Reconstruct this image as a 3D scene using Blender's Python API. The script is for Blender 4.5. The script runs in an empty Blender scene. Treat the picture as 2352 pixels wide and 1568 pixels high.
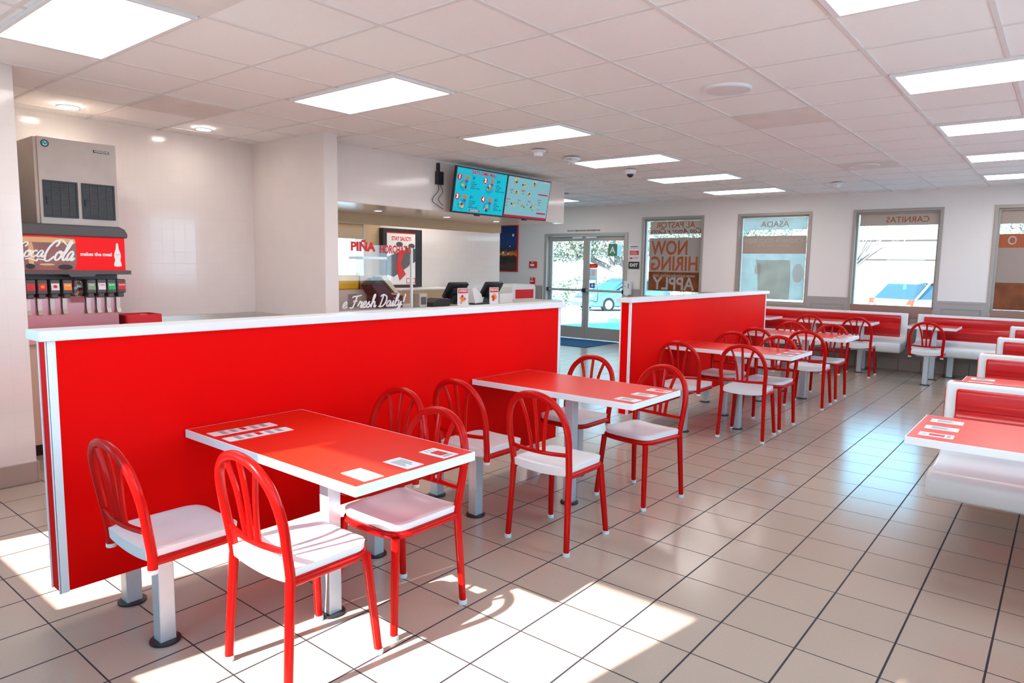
import bpy, math, random
from mathutils import Matrix, Vector
random.seed(7)
PI = math.pi
SC = bpy.context.scene
COL = SC.collection
EYE = 1.50
ZC = 2.69

# ---------------------------------------------------------------- camera
cam = bpy.data.cameras.new('camera'); camo = bpy.data.objects.new('camera', cam); COL.objects.link(camo)
_y, _p, _r = -0.68118, -0.11110, 0.01575
_f = Vector((math.sin(_y)*math.cos(_p), math.cos(_y)*math.cos(_p), math.sin(_p)))
_rt = Vector((math.cos(_y), -math.sin(_y), 0)); _up = _rt.cross(_f)
_x = math.cos(_r)*_rt + math.sin(_r)*_up; _u = -math.sin(_r)*_rt + math.cos(_r)*_up
M = Matrix((( _x.x, _u.x, -_f.x, 0), (_x.y, _u.y, -_f.y, 0), (_x.z, _u.z, -_f.z, EYE), (0, 0, 0, 1)))
camo.matrix_world = M
cam.sensor_width = 36; cam.lens = 1572.9/2352*36; cam.clip_start = 0.02; cam.clip_end = 300
SC.camera = camo
# ---------------------------------------------------------------- world, sun, exposure
w = bpy.data.worlds.new('sky'); SC.world = w; w.use_nodes = True
wn = w.node_tree.nodes; bg = wn['Background']
bg.inputs[1].default_value = 1.0
_tc = wn.new('ShaderNodeTexCoord'); _sx = wn.new('ShaderNodeSeparateXYZ'); _rp = wn.new('ShaderNodeValToRGB')
w.node_tree.links.new(_tc.outputs['Generated'], _sx.inputs[0]); w.node_tree.links.new(_sx.outputs[2], _rp.inputs[0]); w.node_tree.links.new(_rp.outputs[0], bg.inputs[0])
_e = _rp.color_ramp.elements; _e[0].position = .10; _e[0].color = (2.0, 2.9, 3.6, 1); _e[1].position = .85; _e[1].color = (.10, 1.7, 2.7, 1)
_q = _e.new(.30); _q.color = (.35, 2.0, 3.0, 1)
sd = bpy.data.lights.new('sun', 'SUN'); sd.energy = 12; sd.angle = math.radians(0.6); sd.color = (1, .95, .87)
so = bpy.data.objects.new('sun', sd); COL.objects.link(so)
so.rotation_euler = Vector((.228, 1.38, -1)).to_track_quat('-Z', 'Y').to_euler()
SC.view_settings.view_transform = 'Standard'; SC.view_settings.look = 'None'
SC.view_settings.gamma = 1; SC.view_settings.use_curve_mapping = False
SC.view_settings.exposure = 0.93
LIGHT_STRENGTH = 4.2

# ---------------------------------------------------------------- materials
def mat(name, col=(.8, .8, .8), rough=.5, metal=0., spec=.5, noise=0., nscale=8., bump=0., bscale=60., emit=None, estr=0., coat=0., trans=0.):
    m = bpy.data.materials.new(name); m.use_nodes = True
    nt = m.node_tree; b = nt.nodes['Principled BSDF']
    b.inputs['Base Color'].default_value = (*col, 1); b.inputs['Roughness'].default_value = rough
    b.inputs['Metallic'].default_value = metal; b.inputs['Specular IOR Level'].default_value = spec
    b.inputs['Coat Weight'].default_value = coat; b.inputs['Coat Roughness'].default_value = .08
    tc = nt.nodes.new('ShaderNodeTexCoord')
    nz = nt.nodes.new('ShaderNodeTexNoise'); nz.inputs['Scale'].default_value = nscale; nz.inputs['Detail'].default_value = 4
    nt.links.new(tc.outputs['Object'], nz.inputs['Vector'])
    mx = nt.nodes.new('ShaderNodeMix'); mx.data_type = 'RGBA'
    mx.inputs[6].default_value = (*[c*(1-noise) for c in col], 1); mx.inputs[7].default_value = (*[min(1, c*(1+noise)) for c in col], 1)
    nt.links.new(nz.outputs['Fac'], mx.inputs[0]); nt.links.new(mx.outputs[2], b.inputs['Base Color'])
    if bump:
        n2 = nt.nodes.new('ShaderNodeTexNoise'); n2.inputs['Scale'].default_value = bscale
        nt.links.new(tc.outputs['Object'], n2.inputs['Vector'])
        bp = nt.nodes.new('ShaderNodeBump'); bp.inputs['Strength'].default_value = bump; bp.inputs['Distance'].default_value = .01
        nt.links.new(n2.outputs['Fac'], bp.inputs['Height']); nt.links.new(bp.outputs['Normal'], b.inputs['Normal'])
    if emit:
        b.inputs['Emission Color'].default_value = (*emit, 1); b.inputs['Emission Strength'].default_value = estr
    return m

def grid_mat(name, tile, grout, rough, axes, pitch, off, gw, bump=.3, noise=.03, spec=.5, var=.03, rnoise=0.):
    """tiles with grout, laid on two object axes"""
    m = bpy.data.materials.new(name); m.use_nodes = True
    nt = m.node_tree; N = nt.nodes; L = nt.links; b = N['Principled BSDF']
    b.inputs['Roughness'].default_value = rough; b.inputs['Specular IOR Level'].default_value = spec
    tc = N.new('ShaderNodeTexCoord'); sp = N.new('ShaderNodeSeparateXYZ'); L.new(tc.outputs['Object'], sp.inputs[0])
    def mth(op, a, bb=None, c=None):
        n = N.new('ShaderNodeMath'); n.operation = op
        for i, v in enumerate((a, bb, c)):
            if v is None: continue
            if isinstance(v, (int, float)): n.inputs[i].default_value = v
            else: L.new(v, n.inputs[i])
        return n.outputs[0]
    masks = []; cells = []
    for a, p, o, g in zip(axes, pitch, off, gw):
        s = mth('DIVIDE', mth('SUBTRACT', sp.outputs[a], o), p)
        fr = mth('FRACT', mth('ADD', s, 1000.5))
        d = mth('ABSOLUTE', mth('SUBTRACT', fr, .5))
        masks.append(mth('LESS_THAN', d, g/p/2)); cells.append(mth('FLOOR', s))
    mk = mth('MAXIMUM', masks[0], masks[1])
    cv = N.new('ShaderNodeCombineXYZ'); L.new(cells[0], cv.inputs[0]); L.new(cells[1], cv.inputs[1])
    wn_ = N.new('ShaderNodeTexWhiteNoise'); wn_.noise_dimensions = '3D'; L.new(cv.outputs[0], wn_.inputs['Vector'])
    nz = N.new('ShaderNodeTexNoise'); nz.inputs['Scale'].default_value = 90; nz.inputs['Detail'].default_value = 6; L.new(tc.outputs['Object'], nz.inputs['Vector'])
    k = mth('ADD', mth('MULTIPLY', wn_.outputs['Value'], var*2), mth('MULTIPLY', nz.outputs['Fac'], noise*2))
    k = mth('ADD', k, 1-var-noise)
    vm = N.new('ShaderNodeVectorMath'); vm.operation = 'SCALE'; vm.inputs[0].default_value = tile; L.new(k, vm.inputs['Scale'])
    mx = N.new('ShaderNodeMix'); mx.data_type = 'RGBA'; L.new(mk, mx.inputs[0]); L.new(vm.outputs[0], mx.inputs[6]); mx.inputs[7].default_value = (*grout, 1)
    L.new(mx.outputs[2], b.inputs['Base Color'])
    rr = mth('ADD', mth('MULTIPLY', mk, .5), rough)
    if rnoise: rr = mth('ADD', rr, mth('MULTIPLY', nz.outputs['Fac'], rnoise))
    L.new(rr, b.inputs['Roughness'])
    bp = N.new('ShaderNodeBump'); bp.inputs['Strength'].default_value = bump; bp.inputs['Distance'].default_value = .003; bp.invert = True
    L.new(mk, bp.inputs['Height']); L.new(bp.outputs['Normal'], b.inputs['Normal'])
    return m

def glass_mat(name, tint=(1, 1, 1), refl=.08):
    m = bpy.data.materials.new(name); m.use_nodes = True; nt = m.node_tree; N = nt.nodes; L = nt.links
    for n in list(N):
        if n.type == 'BSDF_PRINCIPLED': N.remove(n)
    t = N.new('ShaderNodeBsdfTransparent'); t.inputs[0].default_value = (*tint, 1)
    g = N.new('ShaderNodeBsdfGlossy'); g.inputs['Roughness'].default_value = .01
    fr = N.new('ShaderNodeLayerWeight'); fr.inputs['Blend'].default_value = .25
    mu = N.new('ShaderNodeMath'); mu.operation = 'MULTIPLY_ADD'; mu.inputs[1].default_value = .35; mu.inputs[2].default_value = refl*.4
    L.new(fr.outputs['Fresnel'], mu.inputs[0])
    mx = N.new('ShaderNodeMixShader'); L.new(mu.outputs[0], mx.inputs[0]); L.new(t.outputs[0], mx.inputs[1]); L.new(g.outputs[0], mx.inputs[2])
    L.new(mx.outputs[0], N['Material Output'].inputs[0])
    return m

def film_mat(name, col, clear=.2, trans=.7, noise=0.):
    """printed window vinyl: lets part of the daylight glow through"""
    m = bpy.data.materials.new(name); m.use_nodes = True; nt = m.node_tree; N = nt.nodes; L = nt.links
    b = N['Principled BSDF']; b.inputs['Base Color'].default_value = (*col, 1); b.inputs['Roughness'].default_value = .35
    tl = N.new('ShaderNodeBsdfTranslucent'); tl.inputs[0].default_value = (*col, 1)
    if noise:
        tc = N.new('ShaderNodeTexCoord'); nz = N.new('ShaderNodeTexNoise'); nz.inputs['Scale'].default_value = 5; nz.inputs['Detail'].default_value = 3
        L.new(tc.outputs['Object'], nz.inputs['Vector'])
        cr = N.new('ShaderNodeValToRGB'); cr.color_ramp.elements[0].position = .42; cr.color_ramp.elements[1].position = .58
        cr.color_ramp.elements[0].color = (*[c*(1-noise) for c in col], 1); cr.color_ramp.elements[1].color = (*col, 1)
        L.new(nz.outputs['Fac'], cr.inputs[0]); L.new(cr.outputs[0], tl.inputs[0]); L.new(cr.outputs[0], b.inputs['Base Color'])
    m1 = N.new('ShaderNodeMixShader'); m1.inputs[0].default_value = trans; L.new(b.outputs[0], m1.inputs[1]); L.new(tl.outputs[0], m1.inputs[2])
    tr = N.new('ShaderNodeBsdfTransparent'); m2 = N.new('ShaderNodeMixShader'); m2.inputs[0].default_value = clear
    L.new(m1.outputs[0], m2.inputs[1]); L.new(tr.outputs[0], m2.inputs[2]); L.new(m2.outputs[0], N['Material Output'].inputs[0])
    return m

def emit_mat(name, col, s):
    m = bpy.data.materials.new(name); m.use_nodes = True; b = m.node_tree.nodes['Principled BSDF']
    b.inputs['Base Color'].default_value = (*[c*.05 for c in col], 1); b.inputs['Roughness'].default_value = .3; b.inputs['Specular IOR Level'].default_value = .15
    b.inputs['Emission Color'].default_value = (*col, 1); b.inputs['Emission Strength'].default_value = s
    return m

RED = (.78, .003, .004)
m_red = mat('red_laminate', (.86, .001, .001), .45, spec=.05, noise=.02, nscale=3)
m_redtop = mat('red_table_laminate', (.84, .018, .006), .30, spec=.35, noise=.02, nscale=4)
m_redpaint = mat('red_enamel', (.56, .004, .003), .25, spec=.12, coat=.16, noise=.03)
m_redpad = mat('red_vinyl', (.62, .001, .003), .26, spec=.3, coat=.35, noise=.03)
m_white = mat('white_solid_surface', (.86, .86, .87), .3, noise=.02)
m_edge = mat('white_edge_band', (.86, .87, .89), .4, noise=.02)
m_seat = mat('white_seat_plastic', (.84, .82, .83), .38, noise=.03)
m_shell = mat('white_fibreglass', (.84, .84, .84), .28, noise=.02)
m_cap = mat('white_rubber', (.8, .82, .84), .6)
m_post = mat('brushed_aluminium_post', (.62, .68, .74), .42, .55, noise=.06, nscale=30)
m_black = mat('black_plastic', (.018, .018, .022), .35, noise=.1)
m_dark = mat('dark_grey_plastic', (.09, .085, .09), .45, noise=.1)
m_wall = mat('white_painted_wall', (.84, .80, .78), .75, noise=.02, nscale=2, bump=.15, bscale=120)
m_greytrim = mat('grey_painted_trim', (.40, .37, .35), .5, noise=.05)
m_frame = mat('taupe_aluminium', (.40, .36, .33), .45, .3, noise=.04)
m_doorframe = mat('aluminium_door_metal', (.50, .46, .43), .42, .4, noise=.04)
m_steel = mat('brushed_stainless', (.62, .58, .54), .33, .85, noise=.12, nscale=5)
m_steelside = mat('dull_stainless_side', (.58, .50, .43), .5, .15, noise=.1, nscale=5)
m_tan = mat('tan_painted_wall', (.62, .46, .29), .7, noise=.03)
m_tbar = mat('ceiling_t_bar_white', (.78, .75, .73), .55)
m_lightframe = mat('light_frame_white', (.82, .83, .84), .4)
m_diff = None
m_glass = glass_mat('clear_glass')
m_blue_mat = mat('navy_entrance_mat', (.015, .04, .12), .95, noise=.3, nscale=80)
m_floor = grid_mat('beige_floor_tile', (.465, .35, .285), (.02, .018, .03), .12, (0, 1), (.3029, .3066), (-1.341, 3.034), (.008, .006), noise=.05, var=.02, rnoise=.12)
m_base = grid_mat('beige_base_tile', (.40, .315, .27), (.03, .028, .03), .35, (0, 1), (.3029, .3066), (-1.341, 3.034), (.006, .006))
m_basew = grid_mat('beige_base_tile_front', (.50, .45, .40), (.03, .028, .03), .35, (0, 2), (.3029, 5), (-1.341, 2.5), (.006, .001))
TC = (.80, .735, .70)
m_tile_x = grid_mat('white_glazed_wall_tile', TC, (.73, .665, .63), .10, (1, 2), (.1085, .1085), (1.477, .922), (.003, .003), bump=.25, noise=.01, var=.01)
m_tile_y = grid_mat('white_glazed_wall_tile_cross', TC, (.73, .665, .63), .10, (0, 2), (.1085, .1085), (-5.48, .922), (.003, .003), bump=.25, noise=.01, var=.01)
m_ceil = mat('white_ceiling_panel', (.93, .92, .91), .9, noise=.02, nscale=40, bump=.25, bscale=250)
m_stain = mat('water_stained_panel', (.80, .75, .72), .9, noise=.12, nscale=5)
m_print_grey = mat('grey_print', (.35, .36, .38), .5)
m_paper = mat('white_paper', (.85, .84, .84), .5)
m_textred = mat('red_print', (.70, .01, .015), .45)
m_textwhite = mat('white_print', (.88, .88, .88), .45)
m_textblack = mat('black_print', (.02, .02, .02), .5)
m_orange = mat('orange_print', (.95, .30, .03), .45)
m_green = mat('green_print', (.02, .50, .13), .45)
m_sage = mat('sage_print', (.28, .38, .25), .5)
m_bluep = mat('blue_print', (.04, .10, .45), .5)

# ---------------------------------------------------------------- mesh builder
class MB:
    def __init__(s): s.v = []; s.f = []; s.m = []; s.T = Matrix(); s.mi = 0
    def add(s, vs, fs):
        n = len(s.v)
        for p in vs: s.v.append(tuple(s.T @ Vector(p)))
        for f in fs: s.f.append(tuple(i+n for i in f)); s.m.append(s.mi)
        return s
    def box(s, x0, x1, y0, y1, z0, z1):
        return s.add([(x0,y0,z0),(x1,y0,z0),(x1,y1,z0),(x0,y1,z0),(x0,y0,z1),(x1,y0,z1),(x1,y1,z1),(x0,y1,z1)],
            [(0,3,2,1),(4,5,6,7),(0,1,5,4),(1,2,6,5),(2,3,7,6),(3,0,4,7)])
    def prism(s, poly, a0, a1, plane='xy'):
        """polygon extruded between a0 and a1 along the third axis"""
        n = len(poly)
        def P(p, a):
            if plane == 'xy': return (p[0], p[1], a)
            if plane == 'xz': return (p[0], a, p[1])
            return (a, p[0], p[1])
        vs = [P(p, a0) for p in poly]+[P(p, a1) for p in poly]
        fs = [tuple(range(n))[::-1], tuple(range(n, 2*n))]
        for i in range(n): j = (i+1) % n; fs.append((i, j, n+j, n+i))
        return s.add(vs, fs)
    def ring(s, outer, inner, a0, a1, plane='xy'):
        n = len(outer)
        def P(p, a):
            if plane == 'xy': return (p[0], p[1], a)
            if plane == 'xz': return (p[0], a, p[1])
            return (a, p[0], p[1])
        vs = [P(p, a0) for p in outer]+[P(p, a0) for p in inner]+[P(p, a1) for p in outer]+[P(p, a1) for p in inner]
        fs = []
        for i in range(n):
            j = (i+1) % n
            fs += [(i, n+i, n+j, j), (2*n+i, 2*n+j, 3*n+j, 3*n+i), (i, j, 2*n+j, 2*n+i), (n+j, n+i, 3*n+i, 3*n+j)]
        return s.add(vs, fs)
    def tube(s, pts, r, n=12, closed=False, rr=None, cap=True, flat=1.0):
        pts = [Vector(p) for p in pts]; k = len(pts); vs = []; fs = []
        tg = []
        for i in range(k):
            if closed: t = pts[(i+1) % k]-pts[i-1]
            else: t = pts[min(i+1, k-1)]-pts[max(i-1, 0)]
            tg.append(t.normalized())
        up = Vector((0, 0, 1)) if abs(tg[0].z) < .9 else Vector((0, 1, 0))
        nrm = (up-tg[0]*up.dot(tg[0])).normalized()
        for i in range(k):
            nrm = (nrm-tg[i]*nrm.dot(tg[i])).normalized(); bn = tg[i].cross(nrm)
            R = rr[i] if rr else r
            for j in range(n):
                a = 2*PI*j/n; vs.append(pts[i]+nrm*(R*flat*math.cos(a))+bn*(R*math.sin(a)))
        for i in range(k if closed else k-1):
            i2 = (i+1) % k
            for j in range(n):
                j2 = (j+1) % n; fs.append((i*n+j, i*n+j2, i2*n+j2, i2*n+j))
        if cap and not closed: fs.append(tuple(range(n))[::-1]); fs.append(tuple((k-1)*n+j for j in range(n)))
        return s.add(vs, fs)
    def cyl(s, p0, p1, r, n=20, r2=None):
        return s.tube([p0, p1], r, n, rr=[r, r2 if r2 is not None else r])
    def lathe(s, prof, n=24, c=(0, 0, 0)):
        vs = []; fs = []; k = len(prof)
        for r, z in prof:
            for j in range(n): a = 2*PI*j/n; vs.append((c[0]+r*math.cos(a), c[1]+r*math.sin(a), c[2]+z))
        for i in range(k-1):
            for j in range(n): j2 = (j+1) % n; fs.append((i*n+j, i*n+j2, (i+1)*n+j2, (i+1)*n+j))
        fs.append(tuple(range(n))[::-1]); fs.append(tuple((k-1)*n+j for j in range(n)))
        return s.add(vs, fs)
    def sphere(s, c, r, n=12, sx=1, sy=1, sz=1):
        prof = [(max(1e-4, math.sin(PI*i/n)), -math.cos(PI*i/n)) for i in range(n+1)]
        vs = []; fs = []
        for a, z in prof:
            for j in range(n*2): t = PI*j/n; vs.append((c[0]+r*sx*a*math.cos(t), c[1]+r*sy*a*math.sin(t), c[2]+r*sz*z))
        m = n*2
        for i in range(n):
            for j in range(m): j2 = (j+1) % m; fs.append((i*m+j, i*m+j2, (i+1)*m+j2, (i+1)*m+j))
        return s.add(vs, fs)
    def ell(s, u, v, a, b, d0=0., d1=.001, n=20):
        """flat ellipse in the local uv plane (x,y), thickness along z"""
        return s.prism([(u+a*math.cos(2*PI*i/n), v+b*math.sin(2*PI*i/n)) for i in range(n)], d0, d1)
    def ribbon(s, pts, wd, d0=0., d1=.001):
        """flat stroke in the local xy plane"""
        P = smooth2(pts, 5); n = len(P)
        for i in range(n-1):
            pass
        L = []; R = []
        for i in range(n):
            a = P[max(i-1, 0)]; b = P[min(i+1, n-1)]
            dx, dy = b[0]-a[0], b[1]-a[1]; l = math.hypot(dx, dy) or 1
            k = wd*.5*(.75+.35*abs(dy/l))
            L.append((P[i][0]-dy/l*k, P[i][1]+dx/l*k)); R.append((P[i][0]+dy/l*k, P[i][1]-dx/l*k))
        vs = [(p[0], p[1], d1+i*2.5e-5) for i, p in enumerate(L)]+[(p[0], p[1], d1+i*2.5e-5) for i, p in enumerate(R)]+[(p[0], p[1], d0) for p in L]+[(p[0], p[1], d0) for p in R]
        fs = []
        for i in range(n-1):
            fs += [(n+i, n+i+1, i+1, i), (2*n+i, 2*n+i+1, 3*n+i+1, 3*n+i), (i, i+1, 2*n+i+1, 2*n+i), (n+i+1, n+i, 3*n+i, 3*n+i+1)]
        fs += [(0, 2*n, 3*n, n), (n-1, 2*n-1, 4*n-1, 3*n-1)]
        return s.add(vs, fs)
    def text(s, txt, size, u, v, d=.0005, xs=1., bold=0., shear=0., align='CENTER', ext=.0004):
        cu = bpy.data.curves.new('t', 'FONT'); cu.body = txt; cu.size = size; cu.align_x = align; cu.align_y = 'CENTER'
        cu.offset = bold; cu.shear = shear; cu.extrude = ext; cu.resolution_u = 3; cu.fill_mode = 'BOTH'
        o = bpy.data.objects.new('t', cu); COL.objects.link(o)
        dg = bpy.context.evaluated_depsgraph_get(); dg.update()
        me = bpy.data.meshes.new_from_object(o.evaluated_get(dg))
        vs = [(u+p.co.x*xs, v+p.co.y, d+p.co.z) for p in me.vertices]; fs = [tuple(p.vertices) for p in me.polygons]
        s.add(vs, fs); bpy.data.objects.remove(o); bpy.data.curves.remove(cu); bpy.data.meshes.remove(me)
        return s
    def build(s, name, mats, parent=None, loc=None, rot=None, smooth=True, bevel=0., seg=2, ang=35, sub=0):
        me = bpy.data.meshes.new(name); me.from_pydata(s.v, [], s.f)
        if not isinstance(mats, (list, tuple)): mats = [mats]
        for m in mats: me.materials.append(m)
        me.polygons.foreach_set('material_index', s.m)
        me.validate(); me.update()
        if smooth: me.shade_smooth(); me.set_sharp_from_angle(angle=math.radians(ang))
        o = bpy.data.objects.new(name, me); COL.objects.link(o)
        if parent: o.parent = parent
        if loc: o.location = loc
        if rot: o.rotation_euler = rot
        if bevel:
            b = o.modifiers.new('bevel', 'BEVEL'); b.width = bevel; b.segments = seg; b.limit_method = 'ANGLE'; b.angle_limit = math.radians(40)
        if sub:
            b = o.modifiers.new('sub', 'SUBSURF'); b.levels = sub; b.render_levels = sub
        return o

def smooth2(pts, k=6, closed=False):
    out = []; n = len(pts); D = len(pts[0])
    for i in range(n if closed else n-1):
        if closed: p0, p1, p2, p3 = pts[i-1], pts[i], pts[(i+1) % n], pts[(i+2) % n]
        else: p0, p1, p2, p3 = pts[max(i-1, 0)], pts[i], pts[i+1], pts[min(i+2, n-1)]
        for j in range(k):
            t = j/k
            out.append(tuple(.5*((2*p1[d])+(-p0[d]+p2[d])*t+(2*p0[d]-5*p1[d]+4*p2[d]-p3[d])*t*t+(-p0[d]+3*p1[d]-3*p2[d]+p3[d])*t*t*t) for d in range(D)))
    if not closed: out.append(tuple(pts[-1]))
    return out

def frame(o, u, v):
    """matrix: local x=u, local y=v, local z=u x v"""
    u = Vector(u).normalized(); v = Vector(v).normalized(); n = u.cross(v)
    return Matrix(((u.x, v.x, n.x, o[0]), (u.y, v.y, n.y, o[1]), (u.z, v.z, n.z, o[2]), (0, 0, 0, 1)))
def rrect(x0, x1, y0, y1, r, n=5):
    P = []
    for cx, cy, a0 in ((x1-r, y0+r, -90), (x1-r, y1-r, 0), (x0+r, y1-r, 90), (x0+r, y0+r, 180)):
        for i in range(n+1):
            a = math.radians(a0+90*i/n); P.append((cx+r*math.cos(a), cy+r*math.sin(a)))
    return P

def tag(o, label=None, cat=None, group=None, kind=None):
    if label: o['label'] = label
    if cat: o['category'] = cat
    if group: o['group'] = group
    if kind: o['kind'] = kind
    return o
def thing(name, label, cat, loc=(0, 0, 0), rz=0., group=None):
    o = bpy.data.objects.new(name, None); COL.objects.link(o); o.location = loc; o.rotation_euler = (0, 0, rz)
    o.empty_display_size = .1
    return tag(o, label, cat, group)
def struct(name, mb, m, **k):
    o = mb.build(name, m, **k); o['kind'] = 'structure'; return o
def copy_tree(o, parent=None):
    c = o.copy(); COL.objects.link(c)
    if parent: c.parent = parent
    for ch in o.children: copy_tree(ch, c)
    return c

WY = 11.80      # inside face of the window wall
BY = -0.34      # inside face of the wall behind the camera
XR = 0.78       # inside face of the right wall
XL = -5.30      # face of the left wall beside the camera
# ---------------------------------------------------------------- floor / ceiling
struct('floor', MB().box(-10.6, XR+.1, BY-.1, WY+.2, -.1, 0), m_floor, smooth=False)
ceil = struct('ceiling', MB().box(-10.6, XR+.1, BY-.1, WY+.2, ZC+.012, ZC+.1), m_ceil, smooth=False)
g = MB()
X0, Y0, P2 = -3.432, 2.994, .6096*1.003
for j in range(-12, 8):
    x = X0+j*P2
    if x < -10.5 or x > XR: continue
    g.box(x-.012, x+.012, BY, WY, ZC+.006, ZC+.012)
for i in range(-6, 16):
    y = Y0+i*.6096
    if y < BY or y > WY: continue
    g.box(-10.5, XR, y-.011, y+.011, ZC+.007, ZC+.012)
tag(g.build('ceiling_grid', m_tbar, ceil, smooth=False), kind='structure')
g = MB()
for (i, j, mm) in ((4, 2, 0), (-1, -4, 0), (-3, 0, 0), (9, 2, 0)):
    x = X0+j*P2; y = Y0+i*.6096
    g.box(x+.014, x+P2-.014, y+.014, y+.6096-.014, ZC+.004, ZC+.0125)
tag(g.build('stained_panels', m_stain, ceil, smooth=False), kind='structure')
# roof over the whole shell, so that the sun only enters by the windows
struct('trim_1', MB().box(-11.2, XR+.6, BY-.5, WY+.6, 3.3, 3.6), m_wall, smooth=False)

# ---------------------------------------------------------------- walls with window openings
def wall_open(name, m, axis, pos0, pos1, a0, a1, z1, opens):
    """wall slab between pos0..pos1 on 'axis', running a0..a1, openings (b0,b1,zb,zt)"""
    g = MB(); opens = sorted(opens)
    def bx(s, e, zb, zt):
        if e-s < 1e-4 or zt-zb < 1e-4: return
        if axis == 'y': g.box(s, e, pos0, pos1, zb, zt)
        else: g.box(pos0, pos1, s, e, zb, zt)
    c = a0
    for b0, b1, zb, zt in opens:
        bx(c, b0, 0, z1); bx(b0, b1, 0, zb); bx(b0, b1, zt, z1); c = b1
    bx(c, a1, 0, z1)
    return struct(name, g, m, smooth=False)
WN = [(-6.40, -5.19), (-4.55, -3.35), (-2.71, -1.52), (-.89, .31)]
ZS, ZT = .93, 2.425
DO = (-8.70, -6.72, 0, 2.165)
wall_open('wall_back', m_wall, 'y', WY, WY+.22, -10.6, XR+.2, 3.3, [(a, b, ZS, ZT) for a, b in WN]+[DO])
BW = [(-4.56, -3.47), (-2.755, -1.63), (-.905, .22)]
wall_open('wall_front', m_wall, 'y', BY-.2, BY, -5.6, XR+.2, 3.3, [(a, b, .93, 2.39) for a, b in BW])
RW = [(0.2, 2.3), (3.1, 5.2), (6.0, 8.1), (8.9, 11.0)]  # unseen windows, guessed and made large to let in more bluish daylight
wall_open('wall_right', m_wall, 'x', XR, XR+.2, BY-.2, WY+.22, 3.3, [(a, b, 1.0, 2.4) for a, b in RW])
struct('wall_left', MB().box(-6.95, XL, BY-.2, 1.478, 0, 3.3), [m_tile_x], smooth=False)
struct('wall_alcove', MB().box(-6.95, -6.72, 1.478, 4.09, 0, 3.3), m_tile_x, smooth=False)
struct('wall_pier', MB().box(-6.72, -5.48, 3.94, 4.09, 0, ZC+.012), [m_tile_y], smooth=False)
struct('wall_soffit', MB().box(-7.05, -5.85, 4.09, 8.38, 2.125, ZC+.012), [m_tile_x], smooth=False)
struct('trim_6', MB().box(-7.05, -5.853, 4.09, 8.378, 2.117, 2.126), mat('beige_soffit_lining', (.74, .64, .55), .2), smooth=False)
struct('trim_2', MB().box(-7.25, -7.05, 4.09, 8.38, 2.0, ZC+.012), m_tan, smooth=False)
struct('wall_kitchen', MB().box(-8.4, -6.72, 3.94, 4.14, 0, 3.3), m_tan, smooth=False)
wall_open('wall_service', m_tan, 'x', -8.4, -8.2, 4.0, 6.90, 3.3, [(5.3, 6.585, 1.15, 2.1)])
m_tile_m = grid_mat('white_glazed_mural_tile', TC, (.70, .64, .61), .10, (1, 2), (.1085, .1085), (9.70, 1.80), (.003, .003), bump=.25, noise=.01, var=.012)
struct('wall_mural', MB().box(-8.4, -8.2, 6.90, 9.715, 0, ZC+.012), m_tile_m, smooth=False)
struct('wall_passage', MB().box(-10.6, -8.4, 9.5, 9.715, 0, 3.3), m_wall, smooth=False)
struct('wall_passage_end', MB().box(-10.8, -10.6, 9.5, WY+.2, 0, 3.3), m_wall, smooth=False)
# tile base
struct('baseboard_left', MB().box(XL, XL+.012, BY, 1.478, 0, .142).box(-5.7, XL+.012, 1.478, 1.49, 0, .142), m_base, smooth=False, bevel=.004)
struct('baseboard_right', MB().box(XR-.012, XR, BY, WY, 0, .142), m_base, smooth=False, bevel=.004)
g = MB()
for a, b in ((-10.6, DO[0]-.05), (DO[1]+.05, XR)): g.box(a, b, WY-.014, WY, 0, .17)
struct('baseboard_back', g, m_basew, smooth=False)
# wainscot: grey beadboard between the windows
g = MB(); edges = [DO[1]+.06]+[e for ab in WN for e in ab]+[XR]
spans = [(-10.6, DO[0]-.06)]+[(edges[i], edges[i+1]) for i in range(0, len(edges), 2)]
for a, b in spans:
    g.box(a, b, WY-.010, WY, .17, 1.07)
    g.box(a-.004, b+.004, WY-.024, WY, 1.041, 1.075)
    if b-a > .3:
        g.box(a, a+.07, WY-.02, WY, .17, 1.04); g.box(b-.07, b, WY-.02, WY, .17, 1.04); g.box(a+.07, b-.07, WY-.0195, WY, .96, 1.04)
        n = int((b-a)/.045)
        for i in range(1, n): x = a+(b-a)*i/n; g.box(x-.004, x+.004, WY-.013, WY, .17, .97)
for a, b in WN: g.box(a, b, WY-.014, WY, .17, ZS-.06)
g2 = MB()
for a, b in WN[2:]: g2.box(a+.04, b-.04, WY-.02, WY+.05, ZS-.14, ZS+.045)
struct('trim_5', g2, mat('brown_sill', (.34, .19, .15), .4), smooth=False)
struct('trim_3', g, m_greytrim, smooth=False)

def rect_frame(g, a0, a1, z0, z1, wd, y0, y1):
    g.ring([(a0, z0), (a1, z0), (a1, z1), (a0, z1)], [(a0+wd, z0+wd), (a1-wd, z0+wd), (a1-wd, z1-wd), (a0+wd, z1-wd)], y0, y1, 'xz')
for i, (a, b) in enumerate(WN):
    g = MB(); rect_frame(g, a-.012, b+.012, ZS-.04, ZT+.012, .045, WY-.018, WY+.10)
    rect_frame(g, a+.03, b-.03, ZS, ZT-.03, .03, WY+.04, WY+.12)
    o = struct('window_%d' % (i+1), g, m_frame, smooth=False, bevel=.003)
    tag(MB().box(a+.05, b-.05, WY+.075, WY+.081, ZS+.02, ZT-.05).build('pane', m_glass, o, smooth=False), kind='structure')
for i, (a, b) in enumerate(BW):
    g = MB(); rect_frame(g, a-.03, b+.03, .90, 2.42, .03, BY-.12, BY+.01)
    o = struct('window_%d' % (i+5), g, m_frame, smooth=False)
    tag(MB().box(a, b, BY-.06, BY-.054, .93, 2.39).build('pane', m_glass, o, smooth=False), kind='structure')
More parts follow.
